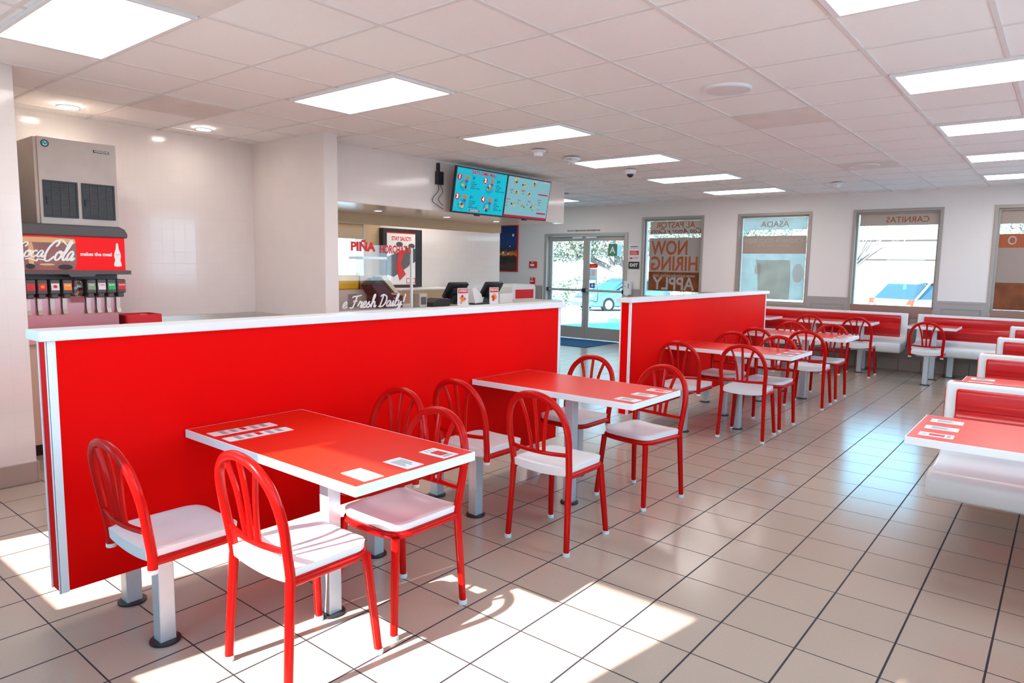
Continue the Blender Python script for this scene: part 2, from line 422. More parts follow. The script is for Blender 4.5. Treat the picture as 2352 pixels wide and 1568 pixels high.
for i, (a, b) in enumerate(RW):
    g = MB(); g.ring([(a-.03, .97), (b+.03, .97), (b+.03, 2.43), (a-.03, 2.43)], [(a+.03, 1.03), (b-.03, 1.03), (b-.03, 2.37), (a+.03, 2.37)], XR-.01, XR+.12, 'yz')
    o = struct('window_%d' % (i+8), g, m_frame, smooth=False)
    tag(MB().box(XR+.06, XR+.066, a, b, 1.0, 2.4).build('pane', m_glass, o, smooth=False), kind='structure')
# drive-through service window
g = MB(); g.ring([(5.28, 1.12), (6.60, 1.12), (6.60, 2.12), (5.28, 2.12)], [(5.33, 1.17), (6.56, 1.17), (6.56, 2.07), (5.33, 2.07)], -8.33, -8.18, 'yz')
o = struct('window_12', g, m_doorframe, smooth=False)
tag(MB().box(-8.29, -8.284, 5.32, 6.57, 1.16, 2.08).build('pane', m_glass, o, smooth=False), kind='structure')

# ---------------------------------------------------------------- entrance doors
g = MB(); D0, D1, DZ = DO[0], DO[1], DO[3]
g.box(D0-.01, D0+.055, WY-.02, WY+.2, 0, DZ); g.box(D1-.055, D1+.01, WY-.02, WY+.2, 0, DZ); g.box(D0+.055, D1-.055, WY-.02, WY+.2, DZ-.05, DZ)
struct('trim_4', g, m_doorframe, smooth=False, bevel=.004)
XM = (D0+D1)/2
for i, (a, b, hinge) in enumerate(((D0+.06, XM-.004, 0), (XM+.004, D1-.06, 1))):
    g = MB(); y0, y1 = WY+.08, WY+.125
    zb, zt = .012, DZ-.055
    sw = .075
    g.box(a, a+sw, y0, y1, zb, zt); g.box(b-sw, b, y0, y1, zb, zt); g.box(a+sw, b-sw, y0, y1, zt-.10, zt); g.box(a+sw, b-sw, y0, y1, zb, .255)
    d = struct('door_%d' % (i+1), g, m_doorframe, smooth=False, bevel=.004)
    tag(MB().box(a+sw-.005, b-sw+.005, y0+.018, y0+.025, .25, zt-.095).build('pane', m_glass, d, smooth=False), kind='structure')
    g = MB().box(a+.02, b-.02, y0-.07, y0-.035, .985, 1.035); g.mi = 1
    g.box(a-.002, a+.045, y0-.075, y0, .97, 1.05).box(b-.045, b+.002, y0-.075, y0, .97, 1.05)
    tag(g.build('panic_bar', [m_steel, m_black], d, smooth=False, bevel=.004), kind='structure')
    cx = a+.72 if i == 0 else a+.12
    tag(MB().box(cx-.12, cx+.12, y0-.045, y0, zt-.05, zt-.01).build('door_closer', m_lightframe, d, smooth=False, bevel=.006), kind='structure')
    if i == 1:
        g = MB(); hx = a+.20
        g.tube(smooth2([(hx-.1, y1, 1.12), (hx-.1, y1+.06, 1.12), (hx+.02, y1+.06, 1.12), (hx+.02, y1+.06, .8), (hx-.1, y1+.06, .8), (hx-.1, y1, .8)], 4), .014, 10)
        tag(g.build('pull_handle', m_steel, d), kind='structure')
tag(MB().box(-8.45, -6.86, 10.62, 11.78, 0, .008).build('entrance_mat', m_blue_mat, bevel=.003), 'dark navy entrance mat on the floor inside the glass doors', 'door mat')

# ---------------------------------------------------------------- ceiling lights
m_diff = emit_mat('light_diffuser', (1., .985, .95), LIGHT_STRENGTH)
def diffuser_mat():
    m = bpy.data.materials.new('ribbed_light_diffuser'); m.use_nodes = True; nt = m.node_tree; N = nt.nodes; L = nt.links
    b = N['Principled BSDF']; b.inputs['Base Color'].default_value = (.8, .8, .8, 1)
    tc = N.new('ShaderNodeTexCoord'); sp = N.new('ShaderNodeSeparateXYZ'); L.new(tc.outputs['Object'], sp.inputs[0])
    mt = N.new('ShaderNodeMath'); mt.operation = 'MULTIPLY'; mt.inputs[1].default_value = 30; L.new(sp.outputs[1], mt.inputs[0])
    sn = N.new('ShaderNodeMath'); sn.operation = 'COSINE'; L.new(mt.outputs[0], sn.inputs[0])
    mr = N.new('ShaderNodeMapRange'); mr.inputs[1].default_value = -1; mr.inputs[2].default_value = 1
    mr.inputs[3].default_value = LIGHT_STRENGTH*.78; mr.inputs[4].default_value = LIGHT_STRENGTH*1.15; L.new(sn.outputs[0], mr.inputs[0])
    b.inputs['Emission Color'].default_value = (1., .945, .90, 1); L.new(mr.outputs[0], b.inputs['Emission Strength'])
    return m
m_diff = diffuser_mat()
def make_light(label, x, y):
    t = thing('ceiling_light', label, 'ceiling light', (x, y, ZC+.012), 0, 'recessed ceiling lights')
    a, b = .585, .278
    g = MB(); g.ring([(-a, -b), (a, -b), (a, b), (-a, b)], [(-a+.03, -b+.022), (a-.03, -b+.022), (a-.03, b-.022), (-a+.03, b-.022)], -.020, .0)
    g.build('light_frame', m_lightframe, t, smooth=False, bevel=.002)
    MB().box(-a+.03, a-.03, -b+.022, b-.022, -.014, -.004).build('diffuser', m_diff, t, smooth=False)
    return t
rowL = [(-4.04, 1.48), (-4.04, 3.305), (-4.04, 5.135), (-4.04, 6.97), (-4.04, 8.79), (-4.04, 10.62)]
rowR = [(-.385, 3.305), (-.385, 5.12), (-.385, 6.95), (-.385, 8.78), (-.385, 10.6), (-.385, 1.48)]
lbl = ['largest, at the upper left corner', 'second of the left row, above the red partition wall', 'third of the left row, left of the smoke alarms',
       'fourth of the left row, beside the dome camera', 'fifth of the left row, beyond the dome camera', 'farthest of the left row, near the window wall']
lbr = ['cut by the top edge, right row', 'nearest whole one of the right row, at the right edge', 'third of the right row, at the right edge', 'fourth of the right row, at the right edge', 'farthest of the right row, near the window wall', 'right row, over the camera']
base_l = None
for k, (pts, lb) in enumerate(((rowL, lbl), (rowR, lbr))):
    for (x, y), l in zip(pts, lb):
        lab = 'white panel ceiling light, '+l
        if base_l is None: base_l = make_light(lab, x, y)
        else:
            c = copy_tree(base_l); c.location = (x, y, ZC+.012); c['label'] = lab
c = copy_tree(base_l); c.location = (-7.68, 10.44, ZC+.012); c['label'] = 'white panel ceiling light just past the end of the tiled soffit'
for yy, nm in ((5.3, 'left'), (7.6, 'right')):  # two unseen panels added behind the soffit to brighten the kitchen
    c = copy_tree(base_l); c.location = (-7.7, yy, ZC+.012); c.rotation_euler = (0, 0, PI/2); c['label'] = 'added hidden light panel brightening the kitchen behind the soffit, %s one' % nm
# round downlights
m_down = emit_mat('downlight_lamp', (1, .90, .80), 45)
m_down2 = emit_mat('dim_downlight_lamp', (1, .90, .78), 8)
def downlight(x, y, z, r, lab, grp, on=True):
    t = thing('downlight', lab, 'downlight', (x, y, z), 0, grp)
    g = MB(); n = 28
    g.ring([(r*math.cos(2*PI*i/n), r*math.sin(2*PI*i/n)) for i in range(n)], [(r*.84*math.cos(2*PI*i/n), r*.84*math.sin(2*PI*i/n)) for i in range(n)], -.010, .002)
    g.build('trim_ring', m_lightframe, t)
    MB().lathe([(r*.85, -.001), (r*.85, .006)], 24).build('lamp', m_down if z > 2.2 else m_down2, t)
    return t
dl = 'round downlights'
downlight(-6.27, 2.11, ZC+.002, .085, 'round recessed downlight in the ceiling over the ice machine', dl)
downlight(-6.26, 3.20, ZC+.002, .075, 'round recessed downlight in the ceiling right of the ice machine', dl)
downlight(-6.4, 5.35, 2.1165, .05, 'small downlight under the soffit, nearest the pier', dl)
downlight(-6.4, 6.5, 2.1165, .05, 'small downlight under the soffit, below the first menu screen', dl)
downlight(-6.4, 7.5, 2.1165, .05, 'small downlight under the soffit, below the second menu screen', dl)
# speakers, smoke detectors, camera
m_spk = mat('grey_speaker_grille', (.80, .77, .78), .7, bump=.4, bscale=400)
for x, y, lb in ((-1.90, 4.60, 'round flat ceiling speaker, nearest, in the middle of the ceiling'), (-1.94, 8.75, 'round flat ceiling speaker, farther one near the window wall')):
    t = thing('ceiling_speaker', lb, 'speaker', (x, y, ZC+.012), 0, 'ceiling speakers')
    MB().lathe([(.135, -.012), (.150, -.018), (.158, -.014), (.160, 0)], 32).build('rim', m_lightframe, t)
    MB().lathe([(.02, -.020), (.134, -.016), (.136, -.010)], 32).build('grille', m_spk, t)
def detector(x, y, lb, fire=False):
    t = thing('smoke_detector', lb, 'smoke detector', (x, y, ZC), 0, 'ceiling smoke detectors')
    MB().lathe([(.075, .0), (.078, -.012), (.07, -.022), (.05, -.026)], 24).build('base_plate', m_lightframe, t)
    MB().lathe([(.05, -.022), (.048, -.05), (.040, -.062), (.02, -.066)], 24).build('sensor', m_lightframe, t)
    if fire:
        MB().lathe([(.088, -.002), (.092, -.016), (.085, -.03), (.05, -.034)], 24).build('sounder', m_lightframe, t)
        g = MB(); g.T = frame((-.0+.06, -.072, -.021), (.98, .2, 0), (0, .2, .98))
        g.text('FIRE', .028, -.04, 0, .004, bold=.0015); g.build('lettering', m_textred, t)
        for a in (-.03, .03): MB().sphere((a+.0, -.02, -.062), .014, 8).build('lamp_lens', m_paper, t)
detector(-4.41, 5.83, 'white smoke detector, left of the one marked FIRE')
detector(-4.39, 6.42, 'white ceiling alarm marked FIRE in red letters', True)
detector(-2.60, 10.24, 'white smoke detector at the far end near the window wall')
t = thing('dome_camera', 'small white dome security camera with black lens on the ceiling', 'security camera', (-4.33, 7.61, ZC))
MB().lathe([(.07, .0), (.07, -.03), (.06, -.05), (.03, -.055)], 24).build('housing', m_lightframe, t)
MB().sphere((.0, .0, -.052), .042, 10).build('lens_dome', m_black, t)
for x, y, lb in ((-6.9, 9.3, 'dark ceiling air vent beyond the end of the soffit'),):
    t = thing('ceiling_vent', lb, 'air vent', (x, y, ZC+.011))
    g = MB(); g.ring([(-.29, -.29), (.29, -.29), (.29, .29), (-.29, .29)], [(-.26, -.26), (.26, -.26), (.26, .26), (-.26, .26)], -.014, 0); g.build('vent_frame', m_dark, t, smooth=False)
    g = MB()
    for i in range(9): g.box(-.26, .26, -.24+i*.06, -.225+i*.06, -.013, -.002)
    g.build('louvers', m_dark, t, smooth=False)

# ---------------------------------------------------------------- red partitions
def partition(y0, y1, label, posts):
    xf, xb = -3.05, -3.15; zb, zt = .155, 1.18
    t = thing('partition_wall', label, 'partition', (-3.10, (y0+y1)/2, 0), 0, 'red half-height partitions')
    h = (y1-y0)/2
    MB().box(-.048, .048, -h+.002, h-.002, zb+.004, zt).build('panel', m_red, t, smooth=False)
    g = MB()
    for sx in (-1, 1):
        for sy in (-1, 1):
            x = sx*.044; y = sy*(h-.016)
            g.box(min(x, x+sx*.006), max(x, x+sx*.006), y-.016, y+.016, zb, zt)
            g.box(x-.006, x+.006, min(y+sy*.014, y+sy*.018), max(y+sy*.014, y+sy*.018), zb, zt)
    g.build('edge_trim', m_edge, t, smooth=False)
    MB().box(-.078, .078, -h-.03, h+.03, zt, 1.22).build('cap', m_white, t, smooth=False, bevel=.005)
    for py in posts:
        l = MB().box(-.032, .032, py-.032, py+.032, .006, zb+.01).build('leg', m_post, t, loc=(0, -(y0+y1)/2, 0), smooth=False, bevel=.004)
        MB().lathe([(.058, 0), (.058, .008), (.04, .012)], 24, (0, py, 0)).build('foot_flange', m_black, l)
    return t
partition(.905, 4.36, 'long red partition with white cap, nearest the camera', (1.19, 3.07, 4.1))
partition(5.44, 9.0, 'farther red partition with white cap, right of the entrance doors', (5.7, 7.3, 8.7))

# ---------------------------------------------------------------- chairs
def chair_parts(t, legs):
    # seat: dished plastic board
    g = MB(); nu, nv = 20, 20; W_, D_ = .184, .186
    def outline(u, v):
        x = u*W_; y = v*D_
        r = .42 if v > 0 else .10
        k = max(0, abs(u)-(1-r)), max(0, abs(v)-(1-r))
        if k[0] and k[1]:
            l = math.hypot(*k); mxk = max(k); s_ = mxk/l
            x = math.copysign((1-r)+k[0]*s_, u)*W_; y = math.copysign((1-r)+k[1]*s_, v)*D_
        return x, y
    vs = []; fs = []
    for i in range(nv+1):
        for j in range(nu+1):
            u = -1+2*j/nu; v = -1+2*i/nv; x, y = outline(u, v)
            e = max(abs(u), abs(v)); dish = -.010*(1-e**3)
            z = .457+dish+.006*u*u-(.006 if e > .999 else 0)
            vs.append((x, y, z))
    n = len(vs)
    for k, p in enumerate(list(vs)):
        i, j = divmod(k, nu+1); u = -1+2*j/nu; v = -1+2*i/nv
        lip = max(0, (-v-.86)/.14)
        vs.append((p[0]*.985, p[1]*.985, .430-lip*(.010+.016*(1-u*u))))
    for i in range(nv):
        for j in range(nu):
            a = i*(nu+1)+j; fs.append((a, a+1, a+nu+2, a+nu+1)); fs.append((n+a, n+a+nu+1, n+a+nu+2, n+a+1))
    border = [j for j in range(nu+1)]+[i*(nu+1)+nu for i in range(1, nv+1)]+[nv*(nu+1)+j for j in range(nu-1, -1, -1)]+[i*(nu+1) for i in range(nv-1, 0, -1)]
    for k in range(len(border)):
        a, b = border[k], border[(k+1) % len(border)]; fs.append((b, a, n+a, n+b))
    g.add(vs, fs); g.build('seat', m_seat, t, ang=42)
    # U-shaped tube under the seat
    g = MB(); P = [(-.180, -.172), (-.180, .06), (-.176, .115), (-.150, .160), (-.09, .182), (0, .186)]; P = P+[(-x, y) for x, y in P[-2::-1]]
    g.tube(smooth2([(x, y, .413) for x, y in P], 5), .0165, 12)
    g.tube([(-.17, -.13, .408), (.17, -.13, .408)], .010, 8); g.build('seat_frame', m_redpaint, t)
    # hoop back
    zb = .385 if not legs else .40
    P = [(-.183, -.172, zb), (-.183, -.172, .44), (-.188, -.184, .52), (-.193, -.200, .62), (-.183, -.216, .70), (-.152, -.231, .768), (-.088, -.243, .820), (0, -.248, .838)]
    P = P+[(-x, y, z) for x, y, z in P[-2::-1]]
    g = MB(); g.tube(smooth2(P, 5), .0178, 12); g.build('back_hoop', m_redpaint, t)
    g = MB(); g.tube(smooth2([(-.185, -.185, .53), (-.09, -.198, .525), (0, -.202, .523), (.09, -.198, .525), (.185, -.185, .53)], 4), .0115, 8); g.build('back_rail', m_redpaint, t)
    for sx in (-1, 0, 1):
        top = (.098*sx, -.239, .810) if sx else (0, -.246, .832)
        P = [(.040*sx, -.200, .522), (.046*sx, -.210, .60), (.064*sx, -.223, .71), top]
        MB().tube(smooth2(P, 4), .0105, 8).build('spindle', m_redpaint, t)
    if legs:
        for sx in (-1, 1):
            for sy, top, bot in ((-1, (.183*sx, -.172, .42), (.196*sx, -.198, .014)), (1, (.165*sx, .165, .405), (.192*sx, .200, .014))):
                l = MB().tube([top, bot], .0155, 12, rr=[.0180, .0155]).build('leg', m_redpaint, t)
                MB().lathe([(.0185, 0), (.0195, .004), (.0185, .020)], 14, (bot[0], bot[1], 0)).build('foot_cap', m_cap, l)
    else:
        for sx in (-1, 1): MB().lathe([(.0175, 0), (.0195, .004), (.019, .016)], 14, (.183*sx, -.172, .372)).build('end_cap', m_cap, t)
        MB().box(-.12, .12, -.13, .13, .386, .396).build('mount_plate', m_post, t, smooth=False)
        l = MB().box(-.031, .031, -.031-.06, .031-.06, .008, .388).build('leg', m_post, t, smooth=False, bevel=.004)
        MB().lathe([(.058, 0), (.058, .008), (.04, .012)], 24, (0, -.06, 0)).build('foot_flange', m_black, l)
G1 = 'red hoop-back chairs on four legs'; G2 = 'red hoop-back chairs fixed on one post'
legged = None; fixed = None
def chair(kind, x, y, deg, label):
    global legged, fixed
    proto = legged if kind else fixed
    if proto is None:
        o = thing('dining_chair', label, 'chair', (x, y, 0), math.radians(deg), G1 if kind else G2); chair_parts(o, kind)
        if kind: legged = o
        else: fixed = o
        return o
    o = copy_tree(proto); o.location = (x, y, 0); o.rotation_euler = (0, 0, math.radians(deg)); o['label'] = label; o['group'] = G1 if kind else G2
    return o
ab = 'red hoop-back chair, '
chair(1, -2.155, 1.43, 0, ab+'four-legged, nearest the camera, lit by the sun')
chair(1, -2.18, 1.93, 180, ab+'four-legged, behind the nearest table, half in sun')
chair(1, -2.115, 3.04, 0, ab+'four-legged, on the near aisle side of the second table')
chair(1, -2.10, 3.94, 171, ab+'four-legged, turned slightly, on the far aisle side of the second table')
chair(1, -2.165, 6.05, 4, ab+'four-legged, on the near aisle side of the third table')
chair(1, -2.18, 6.61, 180, ab+'four-legged, on the far aisle side of the third table')
chair(1, -2.17, 7.93, 2, ab+'four-legged, on the near aisle side of the fourth table')
chair(1, -2.19, 8.60, 180, ab+'four-legged, on the far aisle side of the fourth table')
chair(0, -2.67, 1.20, 0, ab+'on a grey post, nearest one along the partition')
chair(0, -2.68, 2.15, 180, ab+'on a post, by the partition behind the nearest table')
chair(0, -2.67, 3.03, 0, ab+'on a post, by the partition before the second table')
chair(0, -2.67, 4.00, 180, ab+'on a post, behind the second table, beside the partition gap')
chair(0, -2.67, 5.88, 0, ab+'on a post, by the far partition before the third table')
chair(0, -2.67, 6.70, 180, ab+'on a post, by the far partition behind the third table')
chair(0, -2.67, 7.84, 0, ab+'on a post, by the far partition before the fourth table')
chair(0, -2.67, 8.60, 180, ab+'on a post, by the far partition behind the fourth table')
chair(1, -2.29, 10.75, 0, ab+'four-legged, right one at the table before the left wall bench')
chair(1, -2.92, 10.72, 0, ab+'four-legged, left one at the table before the left wall bench')
chair(0, -1.40, 10.52, 0, ab+'on a post, alone at the small table below the wagon window')

# ---------------------------------------------------------------- tables
def card(label, x, y, z, a, b, rz, style, grp='printed cards on the tables'):
    t = thing('table_card', label, 'card', (x, y, z), rz, grp)
    MB().box(-a/2, a/2, -b/2, b/2, 0, .0012).build('sheet', m_paper, t, smooth=False)
    g = MB(); z0, z1 = .0012, .0018
    if style == 0:
        g.mi = 1; g.box(-a*.2, a*.25, -b*.28, b*.28, z0, z1); g.mi = 0
        for i in range(3): g.box(-a*.42, -a*.26, -b*.3+i*b*.22, -b*.22+i*b*.22, z0, z1)
        g.box(a*.3, a*.42, -b*.3, b*.3, z0, z1)
    elif style == 1:
        for i in range(6): g.box(-a*.3, a*.3-(i % 3)*a*.08, -b*.33+i*b*.12, -b*.27+i*b*.12, z0, z1)
    else:
        for i in range(5):
            g.mi = 1 if i == 2 else 0
            g.box(-a*.42+(i % 2)*a*.05, a*.42-(i % 3)*a*.1, -b*.35+i*b*.16, -b*.27+i*b*.16, z0, z1)
    g.build('print', [m_print_grey, m_textred], t, smooth=False)
def table(label, x0, x1, y0, y1, posts, grp='red topped tables'):
    cx, cy = (x0+x1)/2, (y0+y1)/2; a, b = (x1-x0)/2, (y1-y0)/2
    t = thing('dining_table', label, 'table', (cx, cy, 0), 0, grp)
    MB().box(-a+.004, a-.004, -b+.004, b-.004, .708, .7402).build('tabletop', m_redtop, t, smooth=False, bevel=.001)
    g = MB(); g.ring([(-a, -b), (a, -b), (a, b), (-a, b)], [(-a+.006, -b+.006), (a-.006, -b+.006), (a-.006, b-.006), (-a+.006, b-.006)], .704, .740)
    g.build('edge_band', m_edge, t, smooth=False, bevel=.0015)
    for px, py in posts:
        l = MB().box(-.031, .031, -.031, .031, .008, .708).box(-.14, .14, -.14, .14, .698, .7075).build('leg', m_post, t, loc=(px-cx, py-cy, 0), smooth=False, bevel=.003)
        MB().lathe([(.058, 0), (.058, .008), (.04, .012)], 24).build('foot_flange', m_black, l)
    return t
table('red table with white edge, nearest the camera, partly sunlit', -3.045, -1.83, 1.425, 2.03, ((-2.355, 1.70),))
table('red table with white edge, second along the partition', -3.045, -1.835, 3.34, 3.945, ((-2.37, 3.53),))
table('red table with white edge, third, before the far partition', -3.045, -1.835, 6.15, 6.76, ((-2.335, 6.27),))
table('red table with white edge, fourth, at the end of the far partition', -3.045, -1.87, 8.16, 8.77, ((-2.335, 8.3),))
table('red table before the left wall bench with two chairs', -3.20, -2.19, 10.90, 11.50, ((-2.335, 11.06), (-3.0, 11.06)))
table('red table before the left wall bench, mostly hidden by the far partition', -4.85, -3.62, 10.90, 11.50, ((-4.4, 11.06), (-3.95, 11.06)))
table('small square red table with one chair before the right wall bench', -1.74, -1.14, 10.90, 11.50, ((-1.41, 11.06),))
for k, (a, y0) in enumerate(((0, 1.425), (1, 3.34), (2, 6.15), (3, 8.16))):
    nm = ('nearest', 'second', 'third', 'fourth')[k]; xe = -1.84 if k < 3 else -1.875
    for q, (py, st) in enumerate(((.105, 1), (.30, 1), (.49, 0))):
        card('white printed card at the aisle end of the %s table, %s of three' % (nm, ('nearest', 'middle', 'farthest')[q]), xe-.085, y0+py, .7402, .14, .085, .03*(q-1), st)
card('long white paper strip at the wall end of the nearest table, left one', -2.86, 1.60, .7402, .075, .30, -.04, 2)
card('long white paper strip at the wall end of the nearest table, right one', -2.73, 1.60, .7402, .075, .30, -.04, 2)
card('orange printed card at the partition end of the fourth table', -2.93, 8.4, .7402, .12, .3, 0, 2)

# ---------------------------------------------------------------- booths
def bench_profile():
    # (y, z) side view, faces -y ; back front face at y=0
    P = [(.035, .875), (.0, .875), (-.006, .60)]
    cx, cz, r = -.105, .565, .10
    for i in range(7):
        a = math.radians(0-90*i/6); P.append((cx+r*math.cos(a), cz+r*math.sin(a)))
    P.append((-.30, .452)); P.append((-.43, .462))
    cx, cz, r = -.455, .405, .055
    for i in range(8):
        a = math.radians(75+105*i/7); P.append((cx+r*math.cos(a), cz+r*math.sin(a)))
    P += [(-.505, .335), (-.49, .318), (-.44, .310), (-.10, .32), (-.02, .34), (.02, .38), (.035, .45)]
    return P
def bench(label, x0, x1, y, face, legs, grp, edge=.055):
    cx = (x0+x1)/2; h = (x1-x0)/2
    t = thing('booth_bench', label, 'bench', (cx, y, 0), 0 if face < 0 else PI, grp)
    o = MB().prism(bench_profile(), -h, h, 'yz').build('seat_shell', m_shell, t, bevel=.018, seg=3, ang=50)
    # red back panel behind the shell
    MB().prism(rrect(-h-.006, h+.006, .34, .877, .05), .035, .045, 'xz').build('back_panel', m_redpad, t, bevel=.003)
    # padded insert with a roll
    prof = [(-.002, .505), (-.022, .515), (-.030, .53), (-.018, .548), (-.032, .565), (-.052, .60), (-.058, .64), (-.050, .675), (-.026, .705), (-.018, .712), (-.028, .724), (-.032, .77), (-.026, .832), (-.002, .842)]
    g = MB(); g.prism(prof, -h+edge, h-edge, 'yz'); g.build('back_pad', m_redpad, t, bevel=.010, seg=3, ang=60)
    for lx in legs:
        l = MB().box(-.04, .04, -.04, .04, .006, .325).build('leg', m_post, t, loc=((lx-cx)*(1 if face < 0 else -1), -.17, 0), smooth=False, bevel=.004)
        MB().lathe([(.085, 0), (.085, .006), (.05, .01)], 24).build('foot_flange', m_black, l)
    return t
by = [4.615, 6.39, 8.13, 9.94]; nn = ['nearest', 'second', 'third', 'farthest']
for k, y in enumerate(by):
    bench('white booth bench with red back pad facing the camera, %s of the right row' % nn[k], -.51, XR-.03, y, -1, (.34, .6), 'booth benches of the right row')
    bench('booth bench facing the windows, behind the %s camera-facing bench' % nn[k], -.51, XR-.03, y+.092, 1, (.34, .6), 'booth benches of the right row')
for k, (y0, y1) in enumerate(((3.57, 4.20), (5.38, 6.0), (7.15, 7.77), (8.95, 9.56))):
    table('red booth table with white edge, %s of the right row' % nn[k], -.54, XR-.01, y0, y1, ((.35, (y0+y1)/2),), 'booth tables of the right row')
    for q, py in enumerate((.12, .30, .49)):
        card('white printed card on the %s booth table, %s of three' % (nn[k], ('nearest', 'middle', 'farthest')[q]), -.43, y0+py, .7402, .14, .085, .02, (0, 1, 1)[q])
bench('long white wall bench with red pad, left one below the windows', -5.3, -1.84, 11.66, -1, (-4.6, -3.5, -2.38), 'wall benches', .09)
bench('long white wall bench with red pad, right one below the windows', -1.72, XR-.03, 11.66, -1, (-1.24, -.2), 'wall benches', .09)

# ---------------------------------------------------------------- printed signs helper
def mtx_wall_back(x, z, d=0.): return frame((x, WY-d, z), (1, 0, 0), (0, 0, 1))       # faces -y
def mtx_out_back(x, z, y): return frame((x, y, z), (-1, 0, 0), (0, 0, 1))              # faces +y (read from outside)
def mtx_x(x, y, z): return frame((x, y, z), (0, 1, 0), (0, 0, 1))                      # faces +x

f_tan = film_mat('taupe_window_film', (.58, .40, .33), .06, .5)
f_tan2 = film_mat('pale_taupe_window_film', (.50, .34, .29), .05, .45)
f_org = film_mat('orange_window_film', (.62, .16, .05), .02, .4)
f_orgd = film_mat('brown_orange_window_film', (.46, .13, .04), .02, .45, .3)
f_teal = film_mat('pale_teal_window_film', (.74, .72, .68), .08, .6, .08)
f_peach = film_mat('peach_window_film', (.74, .56, .47), .06, .55)
f_grey = film_mat('grey_green_photo_film', (.84, .80, .74), .10, .72, .08)
f_white = film_mat('white_window_film', (.85, .82, .80), .10, .6)
f_red = film_mat('dark_red_window_film', (.45, .06, .05), .05, .6)
def poster(name, label, x, z0, z1, w_, mats, draw, cat='poster', y=WY+.066):
    t = thing(name, label, cat, (x, y, z0), 0)
    h = z1-z0
    MB().box(-w_/2, w_/2, 0, .0015, 0, h).build('sheet', mats[0], t, smooth=False)
    g = MB(); g.T = frame((0, -.0015, 0), (-1, 0, 0), (0, 0, 1))  # mirrored reading: text faces outward
    g.T = frame((0, .0, 0), (-1, 0, 0), (0, 0, 1)); g.T = g.T @ Matrix.Translation((0, 0, -.0022))
    draw(g, w_, h); g.build('print', mats[1:], t, smooth=False)
    return t
def d1(g, w, h):
    g.mi = 0; g.text('AL PASTOR', .155, .0, h*.66, 0, xs=.98, bold=.001)
    g.mi = 1; g.text('Con Amor y Carino', .13, 0, h*.22, 0, shear=.5, bold=.001)
xc = (WN[0][0]+WN[0][1])/2+.03
poster('window_banner', 'taupe banner reading AL PASTOR backwards, top of the first window', xc, 2.12, 2.36, 1.02, [f_tan, f_org, f_red], d1, 'banner')
def d2(g, w, h):
    g.mi = 2; g.box(-w/2, w/2, 0, h*.36, -.0002, .0004)
    g.mi = 0
    g.text('NOW', .36, .10, h*.80, 0, xs=.78, bold=.008); g.text('HIRING', .36, 0, h*.505, 0, xs=.80, bold=.008)
    g.mi = 1; g.text('www.tacoselsuperior.com', .085, 0, h*.295, -.0012, xs=.95); g.text('APPLY', .33, 0, h*.13, -.0012, xs=.90, bold=.007)
poster('hiring_poster', 'orange and taupe NOW HIRING poster seen backwards in the first window', xc, 1.06, 2.05, 1.03, [f_tan2, f_org, f_white, f_orgd], d2)
def d3(g, w, h): g.text('ASADA', .14, 0, h*.45, 0, xs=1.05, bold=.001)
xc = (WN[1][0]+WN[1][1])/2
poster('window_banner', 'pale blue banner reading ASADA backwards, top of the second window', xc, 2.16, 2.36, 1.06, [f_teal, f_peach], d3, 'banner')
def d4(g, w, h):
    g.mi = 1; g.box(-w/2, w/2, h*.72, h, -.0002, .0004)
    g.mi = 0; g.text('HORCHATA COLD BREW', .105, 0, h*.92, -.0012, xs=.85, bold=.003); g.text('Limited Time Only', .07, 0, h*.85, -.0012, shear=.4, bold=.001)
    g.mi = 2; g.prism([(-.30, 0), (.22, 0), (.26, h*.55), (.30, h*.62), (-.28, h*.62), (-.30, h*.5)], -.0002, .0006)
    g.mi = 0; g.ell(-.42, h*.42, .09, .16, 0, .0005); g.box(.2, .3, h*.4, h*.56, 0, .0008)
poster('drink_poster', 'pale drink poster reading HORCHATA COLD BREW backwards in the second window', xc, .99, 2.06, 1.06, [f_teal, f_white, f_peach, f_grey], d4)
def d5(g, w, h): g.text('CARNITAS', .125, -.12, h*.45, 0, xs=.98, bold=.001)
xc = (WN[2][0]+WN[2][1])/2
poster('window_banner', 'taupe banner reading CARNITAS backwards above the parked wagon', xc+.01, 2.19, 2.37, 1.06, [f_tan, f_org], d5, 'banner')
xc = (WN[3][0]+WN[3][1])/2
def d6(g, w, h): g.box(-w/2, w/2, h*.90, h*.93, -.0006, .0004)
poster('window_banner', 'taupe banner across the top of the fourth window', xc, 2.18, 2.37, 1.08, [f_tan, f_org], d6, 'banner')
def d7(g, w, h):
    g.mi = 1; g.box(-w/2, w/2, h*.82, h, -.0002, .0004); g.mi = 2; g.box(-w/2, w/2, 0, h*.36, -.0002, .0004)
    g.mi = 0; g.text('O', .17, w*.36, h*.91, -.0012, xs=.8, bold=.002)
poster('window_poster', 'brown and taupe poster in the fourth window at the right edge', xc, .98, 2.04, 1.08, [f_tan2, f_white, f_org, f_orgd], d7)
# film on the windows behind the camera: top banner strips
for i, (a, b) in enumerate(BW):
    o = MB().box(a+.035, b, BY-.05, BY-.048, 2.22, 2.39).build('window_banner', f_tan); tag(o, 'taupe banner at the top of the %s window behind the camera' % ('left', 'middle', 'right')[i], 'banner')

